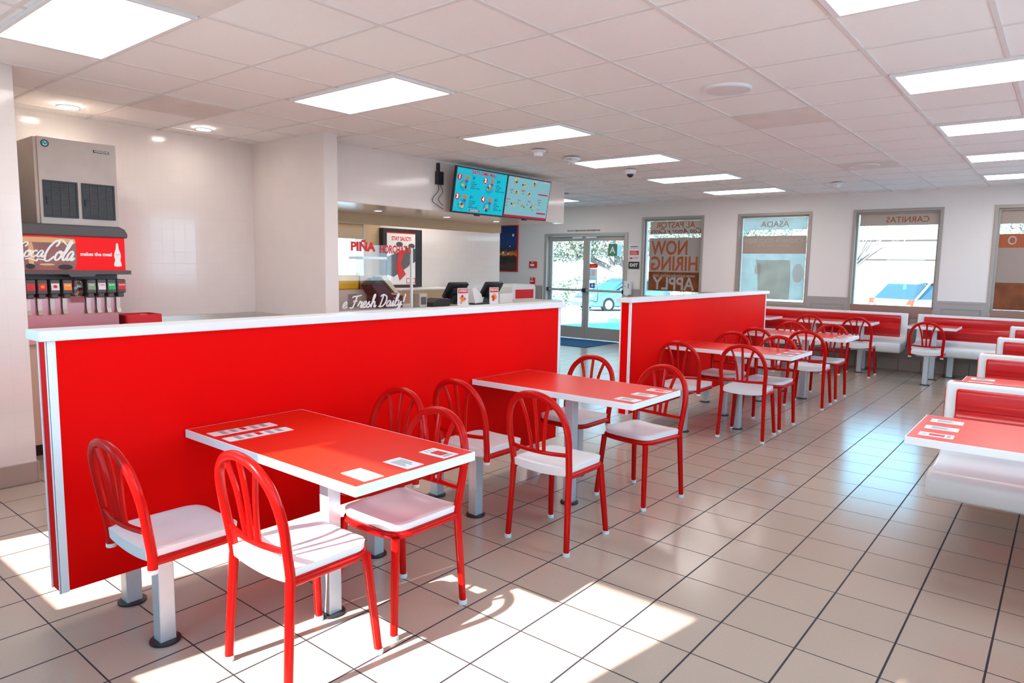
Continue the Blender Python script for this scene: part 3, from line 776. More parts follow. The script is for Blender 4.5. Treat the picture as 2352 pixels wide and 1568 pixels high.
# ---------------------------------------------------------------- things on the window wall
def wall_sign(name, label, cat, x0, x1, z0, z1, th, base, draws, y=WY):
    t = thing(name, label, cat, ((x0+x1)/2, y, z0), 0)
    w_, h = x1-x0, z1-z0
    MB().box(-w_/2, w_/2, -th, 0, 0, h).build('plate', base, t, smooth=False, bevel=.003)
    for nm, mats, fn in draws:
        g = MB(); g.T = frame((0, -th, 0), (1, 0, 0), (0, 0, 1)); fn(g, w_, h); g.build(nm, mats, t, smooth=False)
    return t
wall_sign('exit_sign', 'black EXIT sign with white letters right of the doors', 'exit sign', -6.68, -6.45, 1.465, 1.60, .012, m_textblack, [('lettering', m_textwhite, lambda g, w, h: g.text('EXIT', .085, 0, h/2, .0005, bold=.003))])
def dn(g, w, h):
    g.mi = 0; g.box(-w*.42, w*.42, h*.30, h*.60, 0, .001); g.box(-w*.40, -w*.15, h*.03, h*.14, 0, .001)
    g.mi = 1; g.box(-w*.38, w*.28, h*.86, h*.91, 0, .001); g.box(w*.34, w*.40, h*.86, h*.91, 0, .001); g.box(-w*.38, w*.40, h*.77, h*.79, 0, .001)
    for i in range(3): g.box(-.02, w*.4, h*(.06+.05*i), h*(.075+.05*i), 0, .0008)
    g.mi = 2
    for i in range(3): g.box(-w*.36, w*.3-i*.01, h*(.35+.08*i), h*(.37+.08*i), .001, .0015)
wall_sign('wall_notice', 'red and white printed notice above the EXIT sign', 'notice', -6.68, -6.45, 1.645, 1.92, .006, m_paper, [('print', [m_textred, m_textblack, m_textwhite], dn)])
t = wall_sign('fire_alarm_strobe', 'red square fire alarm strobe left of the doors', 'fire alarm', -9.09, -8.905, 1.45, 1.585, .045, m_textred, [('lens', m_paper, lambda g, w, h: g.box(-w*.25, w*.25, h*.25, h*.6, 0, .02))])
g = MB(); g.T = frame((0, -.045, 0), (1, 0, 0), (0, 0, 1)); g.text('FIRE', .026, 0, .112, .0005, bold=.001); g.build('lettering', m_textwhite, t)
t = wall_sign('fire_alarm_pull', 'small red fire alarm pull station left of the doors', 'fire alarm', -9.06, -8.945, 1.10, 1.24, .04, m_textred, [('handle', m_paper, lambda g, w, h: g.box(-w*.28, w*.28, h*.35, h*.55, 0, .018))])
g = MB(); g.T = frame((0, -.04, 0), (1, 0, 0), (0, 0, 1)); g.text('FIRE', .026, 0, .112, .0005, bold=.001); g.build('lettering', m_textwhite, t)
g = MB(); g.T = mtx_wall_back(-7.75, 2.215, .001); g.text('THIS DOOR TO REMAIN UNLOCKED DURING BUSINESS HOURS', .042, 0, 0, 0, xs=.66, bold=.001, ext=.0008)
tag(g.build('door_notice_lettering', m_textblack), 'small black capitals above the entrance doors', 'lettering')
t = thing('sanitizer_dispenser', 'white hand sanitizer dispenser beside the doors', 'dispenser', (-6.65, WY-.02, .90))
MB().box(-.07, .07, -.09, 0, .06, .33).build('housing', m_lightframe, t, bevel=.015, seg=3)
MB().box(-.09, .09, -.16, 0, 0, .02).build('drip_tray', m_lightframe, t, bevel=.006)
MB().box(-.03, .03, -.105, -.07, .045, .075).build('nozzle', m_textwhite, t, bevel=.004)
g = MB(); g.T = frame((0, -.091, .24), (1, 0, 0), (0, 0, 1)); g.box(.03, .045, -.05, .04, 0, .001); g.mi = 1; g.box(-.05, -.02, -.02, -.005, 0, .001); g.build('print', [m_bluep, m_orange], t, smooth=False)
# stickers on the right door
yd = WY+.094
def door_sticker(name, label, x0, x1, z0, z1, mats, fn):
    t = thing(name, label, 'sticker', ((x0+x1)/2, yd, z0)); w_, h = x1-x0, z1-z0
    MB().box(-w_/2, w_/2, -.001, .0, 0, h).build('sheet', mats[0], t, smooth=False)
    g = MB(); g.T = frame((0, -.001, 0), (1, 0, 0), (0, 0, 1)); fn(g, w_, h); g.build('print', mats[1:], t, smooth=False)
f_sage = film_mat('green_grade_card', (.22, .40, .20), .15, .6); f_lt = film_mat('pale_grade_card', (.7, .74, .72), .3, .6)
def dA(g, w, h):
    g.mi = 2; g.box(-w/2, w*.17, 0, h, 0, .0006); g.mi = 0; g.text('A', .17, -w*.17, h*.47, .0012, bold=.006)
    g.mi = 1
    for i in range(6): g.box(w*.22, w*.44, h*(.15+.13*i), h*(.17+.13*i), 0, .0006)
door_sticker('grade_card', 'green health grade card with a white A on the right door', -7.21, -6.90, 1.71, 1.95, [f_lt, m_textwhite, m_print_grey, f_sage], dA)
t = thing('door_sticker', 'red oval sticker on the right entrance door', 'sticker', (-7.545, yd, 1.465))
g = MB(); g.prism(rrect(-.11, .11, 0, .088, .043, 6), -.0015, 0, 'xz'); g.build('sheet', m_textred, t, smooth=False)
g = MB(); g.T = frame((0, -.0015, 0), (1, 0, 0), (0, 0, 1)); g.box(-.06, .07, .04, .048, 0, .0006).box(-.05, .06, .025, .031, 0, .0006); g.build('print', m_orange, t, smooth=False)
def dS(g, w, h):
    g.box(-w*.25, w*.25, h*.35, h*.95, 0, .0008)
    g.mi = 1
    for i in range(3): g.box(-w*.18, w*.18, h*(.5+.14*i), h*(.53+.14*i), .0008, .0012)
door_sticker('door_notice', 'grey backing with small paper notice below the red oval sticker', -7.65, -7.45, 1.22, 1.46, [film_mat('grey_backing', (.5, .5, .5), .2, .4), m_paper, m_textred], dS)
door_sticker('access_sticker', 'small blue sticker on the glass of the right door', -7.62, -7.50, 1.06, 1.16, [m_bluep, m_textwhite], lambda g, w, h: g.ell(0, h*.5, w*.22, w*.22, 0, .0006))
# framed photo
m_pic = bpy.data.materials.new('night_market_photo'); m_pic.use_nodes = True
nt = m_pic.node_tree; b = nt.nodes['Principled BSDF']; b.inputs['Roughness'].default_value = .3
tc = nt.nodes.new('ShaderNodeTexCoord'); sp = nt.nodes.new('ShaderNodeSeparateXYZ'); nt.links.new(tc.outputs['Object'], sp.inputs[0])
nz = nt.nodes.new('ShaderNodeTexNoise'); nz.inputs['Scale'].default_value = 14; nz.inputs['Detail'].default_value = 4; nt.links.new(tc.outputs['Object'], nz.inputs['Vector'])
ma = nt.nodes.new('ShaderNodeMath'); ma.operation = 'MULTIPLY_ADD'; ma.inputs[1].default_value = .18; nt.links.new(nz.outputs['Fac'], ma.inputs[0]); nt.links.new(sp.outputs[2], ma.inputs[2])
cr = nt.nodes.new('ShaderNodeValToRGB'); e = cr.color_ramp.elements
e[0].position = .08; e[0].color = (.02, .012, .01, 1); e[1].position = 1; e[1].color = (.004, .03, .14, 1)
for p_, c_ in ((.22, (.10, .045, .025)), (.33, (.02, .012, .012)), (.43, (.05, .02, .01)), (.47, (.9, .30, .03)), (.52, (.55, .14, .02)), (.56, (.02, .02, .05)), (.72, (.008, .05, .22))):
    q = e.new(p_); q.color = (*c_, 1)
nt.links.new(ma.outputs[0], cr.inputs[0]); nt.links.new(cr.outputs[0], b.inputs['Base Color'])
t = thing('wall_picture', 'tall red-framed photo of a lit street at night', 'picture', (-9.81, WY, 1.35))
MB().box(-.385, .385, -.03, 0, 0, 1.03).build('picture_frame', m_textred, t, smooth=False, bevel=.004)
MB().box(-.36, .36, -.034, -.028, .025, 1.005).build('photo', m_pic, t, smooth=False)
g = MB(); g.T = frame((0, -.0345, 0), (1, 0, 0), (0, 0, 1))
for u, v, r in ((-.17, .60, .022), (.17, .56, .016), (.26, .80, .03), (-.02, .42, .03), (.12, .40, .02)): g.ell(u, v, r, r)
g.mi = 1
for k in range(9): u = -.31+.04*k; g.prism([(u, .18), (u+.02, .18), (u+.024, .34), (u+.01, .37), (u-.004, .34)], 0, .001)
g.build('photo_lights', [m_paper, m_textblack], t, smooth=False)

# ---------------------------------------------------------------- menu screens
m_cy = emit_mat('screen_cyan', (.0, .42, .55), .6); m_cy2 = emit_mat('screen_pale_cyan', (.17, .38, .43), .6)
m_sr = emit_mat('screen_red', (.45, .0, .02), .6); m_cyd = emit_mat('screen_deep_cyan', (.0, .28, .50), .6); m_sw = emit_mat('screen_white', (.9, .9, .9), .6); m_sk = emit_mat('screen_dark', (.01, .05, .08), .6)
m_sbr = emit_mat('screen_brown', (.40, .16, .05), .6); m_sgr = emit_mat('screen_green', (.15, .5, .25), .6); m_sbl = emit_mat('screen_blue', (.02, .10, .40), .6); m_so = emit_mat('screen_orange', (.75, .35, .10), .6)
def food(g, u, v, s, kind):
    g.mi = 8 if kind < 9 else 6; g.ell(u, v, .055*s, .055*s, 0, .0006)
    rnd = random.Random(kind)
    for k in range(8):
        g.mi = (3, 7, 4, 3, 7, 3, 4, 2)[k]; a = rnd.uniform(0, 6.28); r = rnd.uniform(.005, .036)*s
        g.ell(u+r*math.cos(a), v+r*math.sin(a), rnd.uniform(.012, .022)*s, rnd.uniform(.010, .018)*s, .0006+.0001*k, .001+.0001*k, 12)
def screen(name, label, y0, y1, bgm, draw):
    t = thing(name, label, 'menu screen', (-5.66, (y0+y1)/2, 2.09))
    tl = math.radians(9.5); w_ = y1-y0; h = .535
    T = frame((-.03, 0, .015), (0, 1, 0), (math.sin(tl), 0, math.cos(tl)))
    g = MB(); g.T = T; g.box(-w_/2, w_/2, 0, h, -.035, 0); g.build('screen_body', m_black, t, smooth=False, bevel=.003)
    g = MB(); g.T = T; g.box(-w_/2+.014, w_/2-.014, .018, h-.014, 0, .001); g.build('display', bgm, t, smooth=False)
    g = MB(); g.T = T @ Matrix.Translation((0, 0, .0012)); draw(g, w_, h); g.build('menu_print', [m_sr, m_sw, m_sk, m_sbr, m_sgr, m_sbl, m_cy2, m_so, m_cyd], t, smooth=False)
    g = MB(); g.T = T; g.box(-.04, .04, -.018, .002, -.03, -.004); g.build('sensor_bump', m_black, t, smooth=False, bevel=.003)
    MB().box(-.165, -.07, -.06, .06, .25, .4).build('wall_mount', m_black, t, smooth=False)
    return t
def menu1(g, w, h):
    g.mi = 0; g.text("CHUY'S COMBO MEALS", .054, .02, h-.048, 0, xs=.80, bold=.0025)
    g.box(-w/2+.03, -.22, h-.050, h-.047, 0, .0006); g.box(.26, w/2-.03, h-.050, h-.047, 0, .0006)
    for q, (u, v, n, pr, it) in enumerate(((-.40, .36, '1', '9', '2 TACOS'), (.055, .36, '2', '10', '1 SOPE'), (-.40, .135, '3', '11', '2 QUESADILLAS'), (.055, .135, '4', '13', 'BURRITO'))):
        g.mi = 0; g.ell(u, v+.055, .038, .038, 0, .0008)
        g.box(u+.035, u+.19, v+.082, v+.086, 0, .0006); g.box(u+.187, u+.191, v-.07, v+.086, 0, .0006); g.box(u-.025, u-.021, v-.07, v+.02, 0, .0006)
        g.mi = 1; g.text(n, .062, u, v+.055, .001, bold=.004)
        food(g, u+.085, v-.035, 1.15, q)
        g.mi = 3; g.prism([(u+.105, v+.0), (u+.145, v+.0), (u+.158, v+.075), (u+.092, v+.075)], .0005, .0022); g.mi = 5; g.prism([(u+.105, v+.0), (u+.145, v+.0), (u+.150, v+.03), (u+.100, v+.03)], .0022, .0026)
        g.mi = 2; g.text('$'+pr, .046, u+.245, v+.062, 0, xs=.9, bold=.001)
        for i, s_ in enumerate((it, 'RICE & BEANS', 'or PAPAS', 'MEDIUM SOFT DRINK')): g.text(s_, .020, u+.205, v+.015-.024*i, 0, xs=.85, bold=.0004, align='LEFT')
    g.mi = 0; g.box(-.18, .02, .032, .052, 0, .0006); g.mi = 1; g.text('ADD GUACAMOLE $1', .015, -.08, .042, .001)
def menu2(g, w, h):
    g.mi = 0; g.box(-w/2+.014, w/2-.014, .018, .042, 0, .0006)
    g.text('SOPE', .026, -.36, .375-.02, 0, bold=.001); g.text('BURRITO', .026, -.12, .36, 0, xs=.8, bold=.001); g.text('NACHOS', .022, -.40, .235, 0, xs=.8, bold=.001)
    g.text('TACO', .022, -.18, .235, 0, bold=.001); g.text('TORTA', .022, .03, .235, 0, bold=.001)
    g.box(.20, .42, .335, .352, 0, .0006); g.box(.22, .42, .085, .105, 0, .0006)
    for i in range(5): g.mi = (0, 2, 0, 4, 0)[i]; g.text(('ENCHILADAS', 'SALADS', 'FRIES', 'CHURROS', 'AGUAS')[i], .018, .25, .27-.032*i, 0, xs=.8, bold=.0006)
    g.mi = 2
    for u, v, s_ in ((-.36, .325, '$4'), (-.12, .325, '$8'), (-.42, .195, '$7'), (-.42, .155, '$9'), (-.20, .195, '$2'), (.0, .195, '$6')): g.text(s_, .024, u, v, 0)
    for q, (u, v) in enumerate(((-.25, .335), (0, .335), (-.30, .17), (-.10, .16), (.11, .16), (-.30, .46), (-.12, .45), (.1, .46))): food(g, u, v, .95, q+9)
    g.mi = 7
    for u in (-.28, .12, .33): g.ell(u, .505, .03, .009, 0, .0006, 14)
    g.mi = 6; g.text('ADD RICE AND BEANS', .014, -.2, .075, 0)
screen('menu_screen', 'tilted cyan menu screen showing four numbered combo meals', 5.855, 6.785, m_cy, menu1)
screen('menu_screen', 'tilted pale menu screen with glare, right of the cyan one', 6.79, 7.715, m_cy2, menu2)
t = thing('cable_box', 'black power box with loose cables on the soffit left of the screens', 'power box', (-5.85, 5.80, 2.3))
MB().box(0, .05, -.06, .04, .12, .27).box(0, .03, -.04, .0, .26, .37).build('adapter', m_black, t, smooth=False, bevel=.006)
g = MB(); g.tube(smooth2([(.02, -.02, .12), (.03, -.03, .05), (.02, -.10, -.03), (.02, -.11, -.08), (.03, -.02, -.13), (.04, .05, -.16)], 6), .004, 6)
g.tube(smooth2([(.02, .01, .12), (.04, .03, .04), (.03, -.03, -.05), (.04, .04, -.12)], 6), .0035, 6); g.build('cables', m_black, t)

# ---------------------------------------------------------------- order counter and glass screen
m_counter = mat('white_counter_laminate', (.78, .76, .74), .35)
t = thing('order_counter', 'white order counter below the menu screens', 'counter', (-6.2, 6.3, 0))
MB().box(-.33, .33, -2.2, 2.05, 0, .955).build('counter_body', m_tan, t, smooth=False)
MB().box(-.36, .36, -2.2, 2.08, .955, .99).build('countertop', m_counter, t, smooth=False, bevel=.004)
def gl(g): return g
t = thing('counter_glass_screen', 'glass screen lettered PIÑA HORCHATA and Fresh Daily on the counter', 'glass screen', (-5.85, 4.1, .99))
MB().box(-.004, .004, 0, 1.27, 0, .70).build('pane', m_glass, t, smooth=False)
MB().box(-.012, .012, 1.262, 1.285, 0, .685).build('end_post', m_lightframe, t, smooth=False)
MB().box(-.3, .012, 0, 1.285, 0, .006).build('base_strip', m_lightframe, t, smooth=False)
g = MB(); g.T = frame((.0045, 0, 0), (0, 1, 0), (0, 0, 1))
g.text('PIÑA', .125, .578, .715-.04, 0, xs=1.16, bold=.007); g.build('lettering', m_textred, t, smooth=False); g = MB(); g.T = frame((.0045, 0, 0), (0, 1, 0), (0, 0, 1)); g.text('HORCHATA', .122, 1.035, .70-.045, 0, xs=.66, bold=.004)
g.build('lettering', m_textred, t, smooth=False)
SCR = {
 'o': (.46, [[(.22, .48), (.06, .36), (.04, .12), (.17, .0), (.34, .12), (.36, .36), (.24, .48), (.18, .40), (.34, .36), (.48, .44)]]),
 'c': (.40, [[(.34, .38), (.22, .48), (.06, .30), (.06, .08), (.20, .0), (.42, .16)]]),
 'a': (.50, [[(.34, .40), (.20, .48), (.05, .28), (.08, .04), (.22, .04), (.36, .40), (.34, .08), (.42, .0), (.54, .14)]]),
 'l': (.28, [[(.0, .10), (.20, .60), (.26, .95), (.16, 1.0), (.08, .60), (.08, .10), (.18, .0), (.32, .14)]]),
 'r': (.38, [[(.0, .10), (.12, .44), (.14, .50), (.20, .40), (.32, .44), (.26, .12), (.32, .0), (.42, .14)]]),
 'e': (.36, [[(.02, .14), (.28, .30), (.24, .48), (.10, .40), (.05, .12), (.18, .0), (.40, .14)]]),
 's': (.34, [[(.0, .10), (.20, .48), (.16, .34), (.28, .12), (.14, .0), (.04, .06)], [(.22, .04), (.38, .14)]]),
 'h': (.46, [[(.0, .10), (.22, .70), (.24, 1.0), (.14, .90), (.08, .0), (.12, .26), (.26, .46), (.34, .34), (.32, .06), (.40, .0), (.50, .14)]]),
 'i': (.22, [[(.0, .12), (.10, .46), (.08, .08), (.14, .0), (.26, .14)], [(.11, .64), (.13, .68)]]),
 'y': (.42, [[(.02, .40), (.08, .48), (.10, .10), (.20, .02), (.32, .40), (.28, -.20), (.14, -.42), (.06, -.26), (.24, -.02), (.44, .16)]]),
 'd': (.50, [[(.34, .40), (.20, .48), (.05, .28), (.08, .04), (.22, .04), (.36, .40), (.40, 1.0), (.36, .08), (.42, .0), (.54, .14)]]),
 'F': (.66, [[(.08, .80), (.20, .92), (.48, .92), (.80, 1.0)], [(.44, .92), (.38, .5), (.28, .06), (.14, -.02), (.04, .08)], [(.20, .50), (.54, .54)]]),
 'D': (.72, [[(.30, .96), (.24, .5), (.16, .06), (.10, .04)], [(.06, .84), (.30, 1.0), (.62, .78), (.62, .36), (.40, .04), (.12, .0), (.06, .08)]]),
 '!': (.24, [[(.18, 1.0), (.12, .30)], [(.08, .06), (.09, .02)]]),
 '-': (.20, [[(.06, .36), (.16, .38)]]),
 'C': (.66, [[(.50, .72), (.60, .86), (.56, 1.0), (.40, 1.02), (.14, .72), (.04, .34), (.12, .04), (.34, -.04), (.62, .20)]]),
 ' ': (.22, []),
}
def script(g, txt, size, u, v, wd, slant=.30, xs=1., d=.0005):
    for ch in txt:
        adv, st = SCR[ch]
        for s_ in st: g.ribbon([(u+(x*xs+y*slant)*size, v+y*size) for x, y in s_], wd, d, d+.0006)
        u += adv*size*xs
    return u
g = MB(); g.T = frame((.0045, 0, 0), (0, 1, 0), (0, 0, 1)); script(g, 'e Fresh Daily!', .132, .30, .035, .017, xs=1.2)
g.build('script_lettering', m_textwhite, t, smooth=False)
# drink dispenser behind the glass
m_or1 = mat('orange_drink', (.75, .26, .05), .2); m_or2 = mat('yellow_drink', (.85, .50, .03), .2); m_or3 = mat('pale_orange_drink', (.85, .50, .28), .2)
m_tank = glass_mat('clear_tank', (.98, .97, .95), 0)
t = thing('drink_dispenser', 'steel drink dispenser with three juice tanks behind the glass', 'drink dispenser', (-6.35, 5.0, .99))
MB().box(-.2, .12, -.62, .36, 0, .21).build('dispenser_body', m_steelside, t, smooth=False, bevel=.005)
g = MB()
for k in range(3):
    for i in range(8): g.box(.12, .124, -.50+k*.27, -.38+k*.27, .02+i*.018, .028+i*.018)
g.build('vent_slots', m_dark, t, smooth=False)
for k, (ya, yb, mm, zt) in enumerate(((-.60, -.34, m_or1, .335), (-.32, -.04, m_or2, .37), (-.02, .34, m_or3, .36))):
    MB().box(-.15, .08, ya, yb, .212, zt).build('juice', mm, t, smooth=False, bevel=.01)
    g = MB(); g.box(-.155, .086, ya-.005, yb+.005, .211, .40 if k < 2 else .55); g.build('tank', m_tank, t, smooth=False)
MB().box(-.16, .10, .0, .36, .55, .58).build('tank_lid', m_lightframe, t, smooth=False, bevel=.006)
g = MB(); g.T = frame((.1225, -.40, .16), (0, 1, 0), (0, 0, 1)); g.box(-.20, -.02, -.05, .04, 0, .002); g.mi = 1; g.text('PIÑA', .05, -.11, -.005, .0025, xs=.9, bold=.002); g.mi = 2; g.box(-.02, .05, -.045, .03, 0, .002)
g.build('flavour_label', [m_textred, m_textwhite, m_or2], t, smooth=False)
t = thing('lid_rack', 'black slanted cup and lid rack behind the glass screen', 'rack', (-6.1, 5.02, .992))
MB().prism([(0, 0), (.36, 0), (.36, .14), (.20, .15), (.02, .34), (-.10, .26), (.0, .14)], -.1, .1, 'yz').build('rack_body', m_black, t, smooth=False, bevel=.005)
MB().prism([(.30, .165), (.235, .17), (.03, .355), (.10, .375)], -.06, .105, 'yz').build('lid_stack', mat('cream_paper_lids', (.72, .62, .48), .5), t, smooth=False, bevel=.004)
# wall lightbox poster
t = thing('lightbox_poster', 'black framed poster reading STAY SAUCY on the kitchen tile wall', 'poster', (-8.2, 7.27, 1.13))
MB().box(0, .10, -.40, .40, 0, .90).build('box_frame', m_black, t, smooth=False, bevel=.006)
g = MB(); g.T = frame((.1, 0, 0), (0, 1, 0), (0, 0, 1))
g.box(-.33, .25, .04, .84, 0, .002); g.mi = 1; g.text('STAY SAUCY!', .085, -.04, .745, .0025, xs=.78, bold=.003); g.box(-.33, .25, .825, .84, .002, .003)
g.mi = 2; g.prism([(-.33, .20), (-.20, .16), (.25, .40), (.25, .60), (.02, .62), (-.25, .52), (-.33, .50)], .002, .003)
g.mi = 1; g.prism([(-.08, .10), (.05, .20), (-.05, .35), (.03, .58), (-.10, .55), (-.16, .30)], .003, .004)
g.mi = 0; g.prism([(-.33, .47), (.05, .58), (.05, .63), (-.33, .52)], .003, .004); g.ell(.16, .30, .05, .07, .003, .004)
g.mi = 2; g.ell(-.08, .66, .07, .04, .0025, .0035); g.ell(.17, .64, .07, .04, .0025, .0035); g.text('SUPERIOR', .04, -.14, .55, .0045, xs=.9, shear=.2)
g.mi = 1; g.ring([(.06, .06), (.25, .06), (.25, .14), (.06, .14)], [(.07, .07), (.24, .07), (.24, .13), (.07, .13)], .002, .004)
g.build('poster_print', [m_paper, m_textred, m_dark], t, smooth=False)
# roller shade over the service window
tag(MB().box(-8.19, -8.185, 5.30, 6.58, 1.845, 2.10).cyl((-8.17, 5.30, 2.09), (-8.17, 6.58, 2.09), .02).build('roller_shade', mat('tan_shade_cloth', (.48, .38, .27), .8)), 'tan roller shade half lowered over the kitchen service window', 'window shade')
# things on the order counter
def pos(x, y, lab):
    t = thing('cash_register', lab, 'cash register', (x, y, .99), 0, 'cash registers on the counter')
    MB().prism([(-.12, 0), (.02, 0), (.06, .06), (-.02, .12), (-.10, .10)], -.05, .05, 'yz').build('stand', m_black, t, smooth=False, bevel=.006)
    # screen faces the kitchen (-x), seen from its back
    g = MB(); g.T = frame((0, -.0, .17), (0, 1, 0), (.55, 0, .83)); g.prism(rrect(-.19, .17, -.11, .12, .02), -.02, .02); g.prism(rrect(-.12, .12, -.08, .06, .02), .02, .05)
    g.build('screen', m_black, t, bevel=.005)
    MB().box(-.10, .10, -.10, .08, 0, .018).build('base', m_black, t, smooth=False, bevel=.006)
pos(-6.2, 6.47, 'black touchscreen register on the counter, left one')
pos(-6.2, 7.18, 'black touchscreen register on the counter, right one')
def menu_card(y, lab, txt, w_, h, c):
    t = thing('counter_card', lab, 'menu card', (-5.88, y, .99), 0, 'upright menu cards on the counter')
    MB().box(-.003, .003, -w_/2, w_/2, 0, h).box(-.03, .03, -w_/2, w_/2, 0, .004).build('sheet', m_paper, t, smooth=False)
    g = MB(); g.T = frame((.0032, 0, 0), (0, 1, 0), (0, 0, 1)); g.box(-w_/2+.008, w_/2-.008, h*.70, h-.008, 0, .001)
    g.mi = 1; g.text(txt, .045, 0, h*.84, .0015, xs=w_*.95/(.034*len(txt)), bold=.001)
    rnd = random.Random(len(txt))
    for k in range(14): g.mi = 2+k % 3; a = rnd.uniform(0, 6.28); r = rnd.uniform(0, w_*.28); g.ell(r*math.cos(a), h*.33+r*math.sin(a), .022, .018, .001+.0001*k, .0012+.0001*k, 12)
    g.build('print', [m_textred, m_textwhite, m_orange, m_textred, c], t, smooth=False)
menu_card(6.265, 'upright CHORIZO menu card on the counter between the registers', 'CHORIZO', .195, .215, m_or3)
menu_card(6.86, 'upright red-topped menu card on the counter by the pamphlets', 'HORCHATA', .18, .215, m_or2)
t = thing('pamphlet_rack', 'clear rack of leaning pamphlets on the counter between the cards', 'pamphlet rack', (-5.90, 6.60, .99))
MB().box(-.05, .05, -.14, .14, 0, .02).build('rack_base', m_black, t, smooth=False)
for k in range(7):
    MB().box(-.002, .002, -.05, .05, .0, .20-.015*k).build('pamphlet', m_paper if k % 2 == 0 else m_lightframe, t, loc=(.035-.012*k, -.09+.028*k, .018), rot=(.18, -.15, .3), smooth=False)
t = thing('counter_caddy', 'low black caddy on the counter left of the registers', 'caddy', (-5.95, 5.86, .99))
MB().prism([(-.15, 0), (.15, 0), (.15, .09), (-.02, .10), (-.13, .05)], -.1, .1, 'yz').build('caddy_body', m_black, t, smooth=False, bevel=.008)
t = thing('napkin_dispenser', 'upright steel napkin dispenser on the counter by the glass screen', 'dispenser', (-5.98, 5.62, .99))
MB().box(-.07, .07, -.06, .06, 0, .16).build('housing', m_steelside, t, smooth=False, bevel=.008)
MB().box(.068, .074, -.04, .04, .03, .12).build('napkin_slot', m_dark, t, smooth=False)
t = thing('white_appliance', 'white box shaped appliance at the right end of the counter', 'appliance', (-5.97, 7.12, .99))
MB().box(-.09, .09, -.13, .14, 0, .13).build('housing', m_counter, t, smooth=False, bevel=.012)
t = thing('tray_station', 'rounded white stand with red front panel behind the counter end', 'stand', (-6.9, 8.55, 0))
MB().prism(rrect(-.3, .3, 0, 1.20, .06), -.2, .2, 'yz').build('stand_body', m_lightframe, t, bevel=.01)
MB().box(.2, .204, -.22, .24, .98, 1.12).build('front_panel', m_textred, t, smooth=False)
t = thing('kitchen_cabinet', 'tan cabinet under the poster behind the order counter', 'cabinet', (-7.9, 7.4, 0))
MB().box(-.29, .3, -.6, .7, 0, 1.10).build('cabinet_body', m_tan, t, smooth=False, bevel=.01)
MB().box(-.29, .31, -.62, .72, 1.10, 1.12).build('cabinet_top', m_counter, t, smooth=False)

# ---------------------------------------------------------------- soda alcove
t = thing('alcove_counter', 'tan and steel soda counter in the tiled alcove', 'counter', (-6.3, 2.70, 0))
MB().box(-.40, .38, -1.20, 1.235, .10, .86).build('counter_body', mat('tan_cabinet_laminate', (.62, .45, .36), .5), t, smooth=False)
MB().box(-.40, .30, -1.20, 1.235, .0, .10).build('toe_kick', m_black, t, smooth=False)
MB().box(-.41, .41, -1.21, 1.235, .86, .90).build('steel_top', m_steel, t, smooth=False, bevel=.004)
MB().box(-.418, -.40, -1.20, 1.235, .90, .965).box(-.40, .40, 1.222, 1.238, .90, .965).build('backsplash', m_steel, t, smooth=False, bevel=.003)
m_panel = mat('reddish_stainless', (.55, .40, .42), .28, .9, noise=.1, nscale=4)
t = thing('soda_fountain', 'grey soda fountain with a red lit sign and eight drink valves', 'soda fountain', (-6.35, 1.98, .90))
DX, DYa, DYb = .35, -.47, .41
MB().box(-.33, DX-.14, DYa, DYb-.03, 0, .50).build('body', m_dark, t, smooth=False)
MB().box(DX-.14, DX-.12, DYa, DYb-.04, .02, .30).build('splash_panel', m_panel, t, smooth=False)
MB().box(-.33, DX+.04, DYa, DYb, 0, .02).build('drip_tray', m_dark, t, smooth=False)
P = [(DYa, .80), (DYa, .855)]+[(DYb-.07+.07*math.sin(a), .785+.07*math.cos(a)) for a in (0, .4, .8, 1.2, 1.57)]+[(DYb, .76), (DYb-.005, .76), (DYa, .76)]
MB().prism([(DYa, .765), (DYb, .765), (DYb, .80), (DYb-.02, .835), (DYb-.06, .855), (DYa, .855)], -.33, DX+.03, 'yz').build('top_hood', m_dark, t, bevel=.012, seg=3)
MB().box(-.3, DX, DYa, DYb-.015, .505, .766).build('sign_panel', emit_mat('backlit_red_sign', (.85, .004, .004), .55), t, smooth=False, bevel=.004)
MB().prism([(DYa, .475), (-.03, .475), (-.015, .455), (.15, .455), (.165, .475), (DYb+.015, .475), (DYb+.015, .507), (DYa, .507)], -.3, DX+.03, 'yz').build('lower_hood', m_dark, t, smooth=False, bevel=.004)
g = MB(); g.T = frame((DX+.0005, 0, 0), (0, 1, 0), (0, 0, 1))
g.prism([(DYa+.01, .51), (.03, .51), (.045, .62), (.03, .755), (DYa+.01, .755)], 0, .001)
g.mi = 1; g.prism([(DYa+.01, .715), (.040, .715), (.032, .745), (-.15, .755), (DYa+.01, .75)], .001, .0015)
g.mi = 2; g.ell(-.27, .535, .03, .02, .001, .002); g.ell(-.04, .53, .05, .02, .001, .002); g.mi = 1; g.ell(-.16, .55, .05, .008, .001, .002); g.ell(-.26, .62, .02, .10, .001, .0015)
g.build('sign_photo', [mat('cola_glass_photo', (.30, .10, .07), .3, noise=.9, nscale=9), mat('cream_foam_print', (.85, .50, .22), .4), m_textblack], t, smooth=False)
g = MB(); g.T = frame((DX+.003, 0, 0), (0, 1, 0), (0, 0, 1))
u = script(g, 'Coca', .105, -.375, .605, .010, .42, .90); g.ell(u+.028, .655, .006, .007, .0005, .001)
script(g, 'Cola', .145, -.190, .582, .013, .40, .74)
g.ribbon([(-.30, .588), (-.27, .592), (-.23, .576), (-.22, .590), (-.17, .582)], .010, .0005, .001); g.ribbon([(-.09, .730), (-.05, .735), (-.02, .70), (.025, .715)], .011, .0005, .001)
g.text('makes the meal', .038, .180, .632, .0005, xs=.95, bold=.0012)
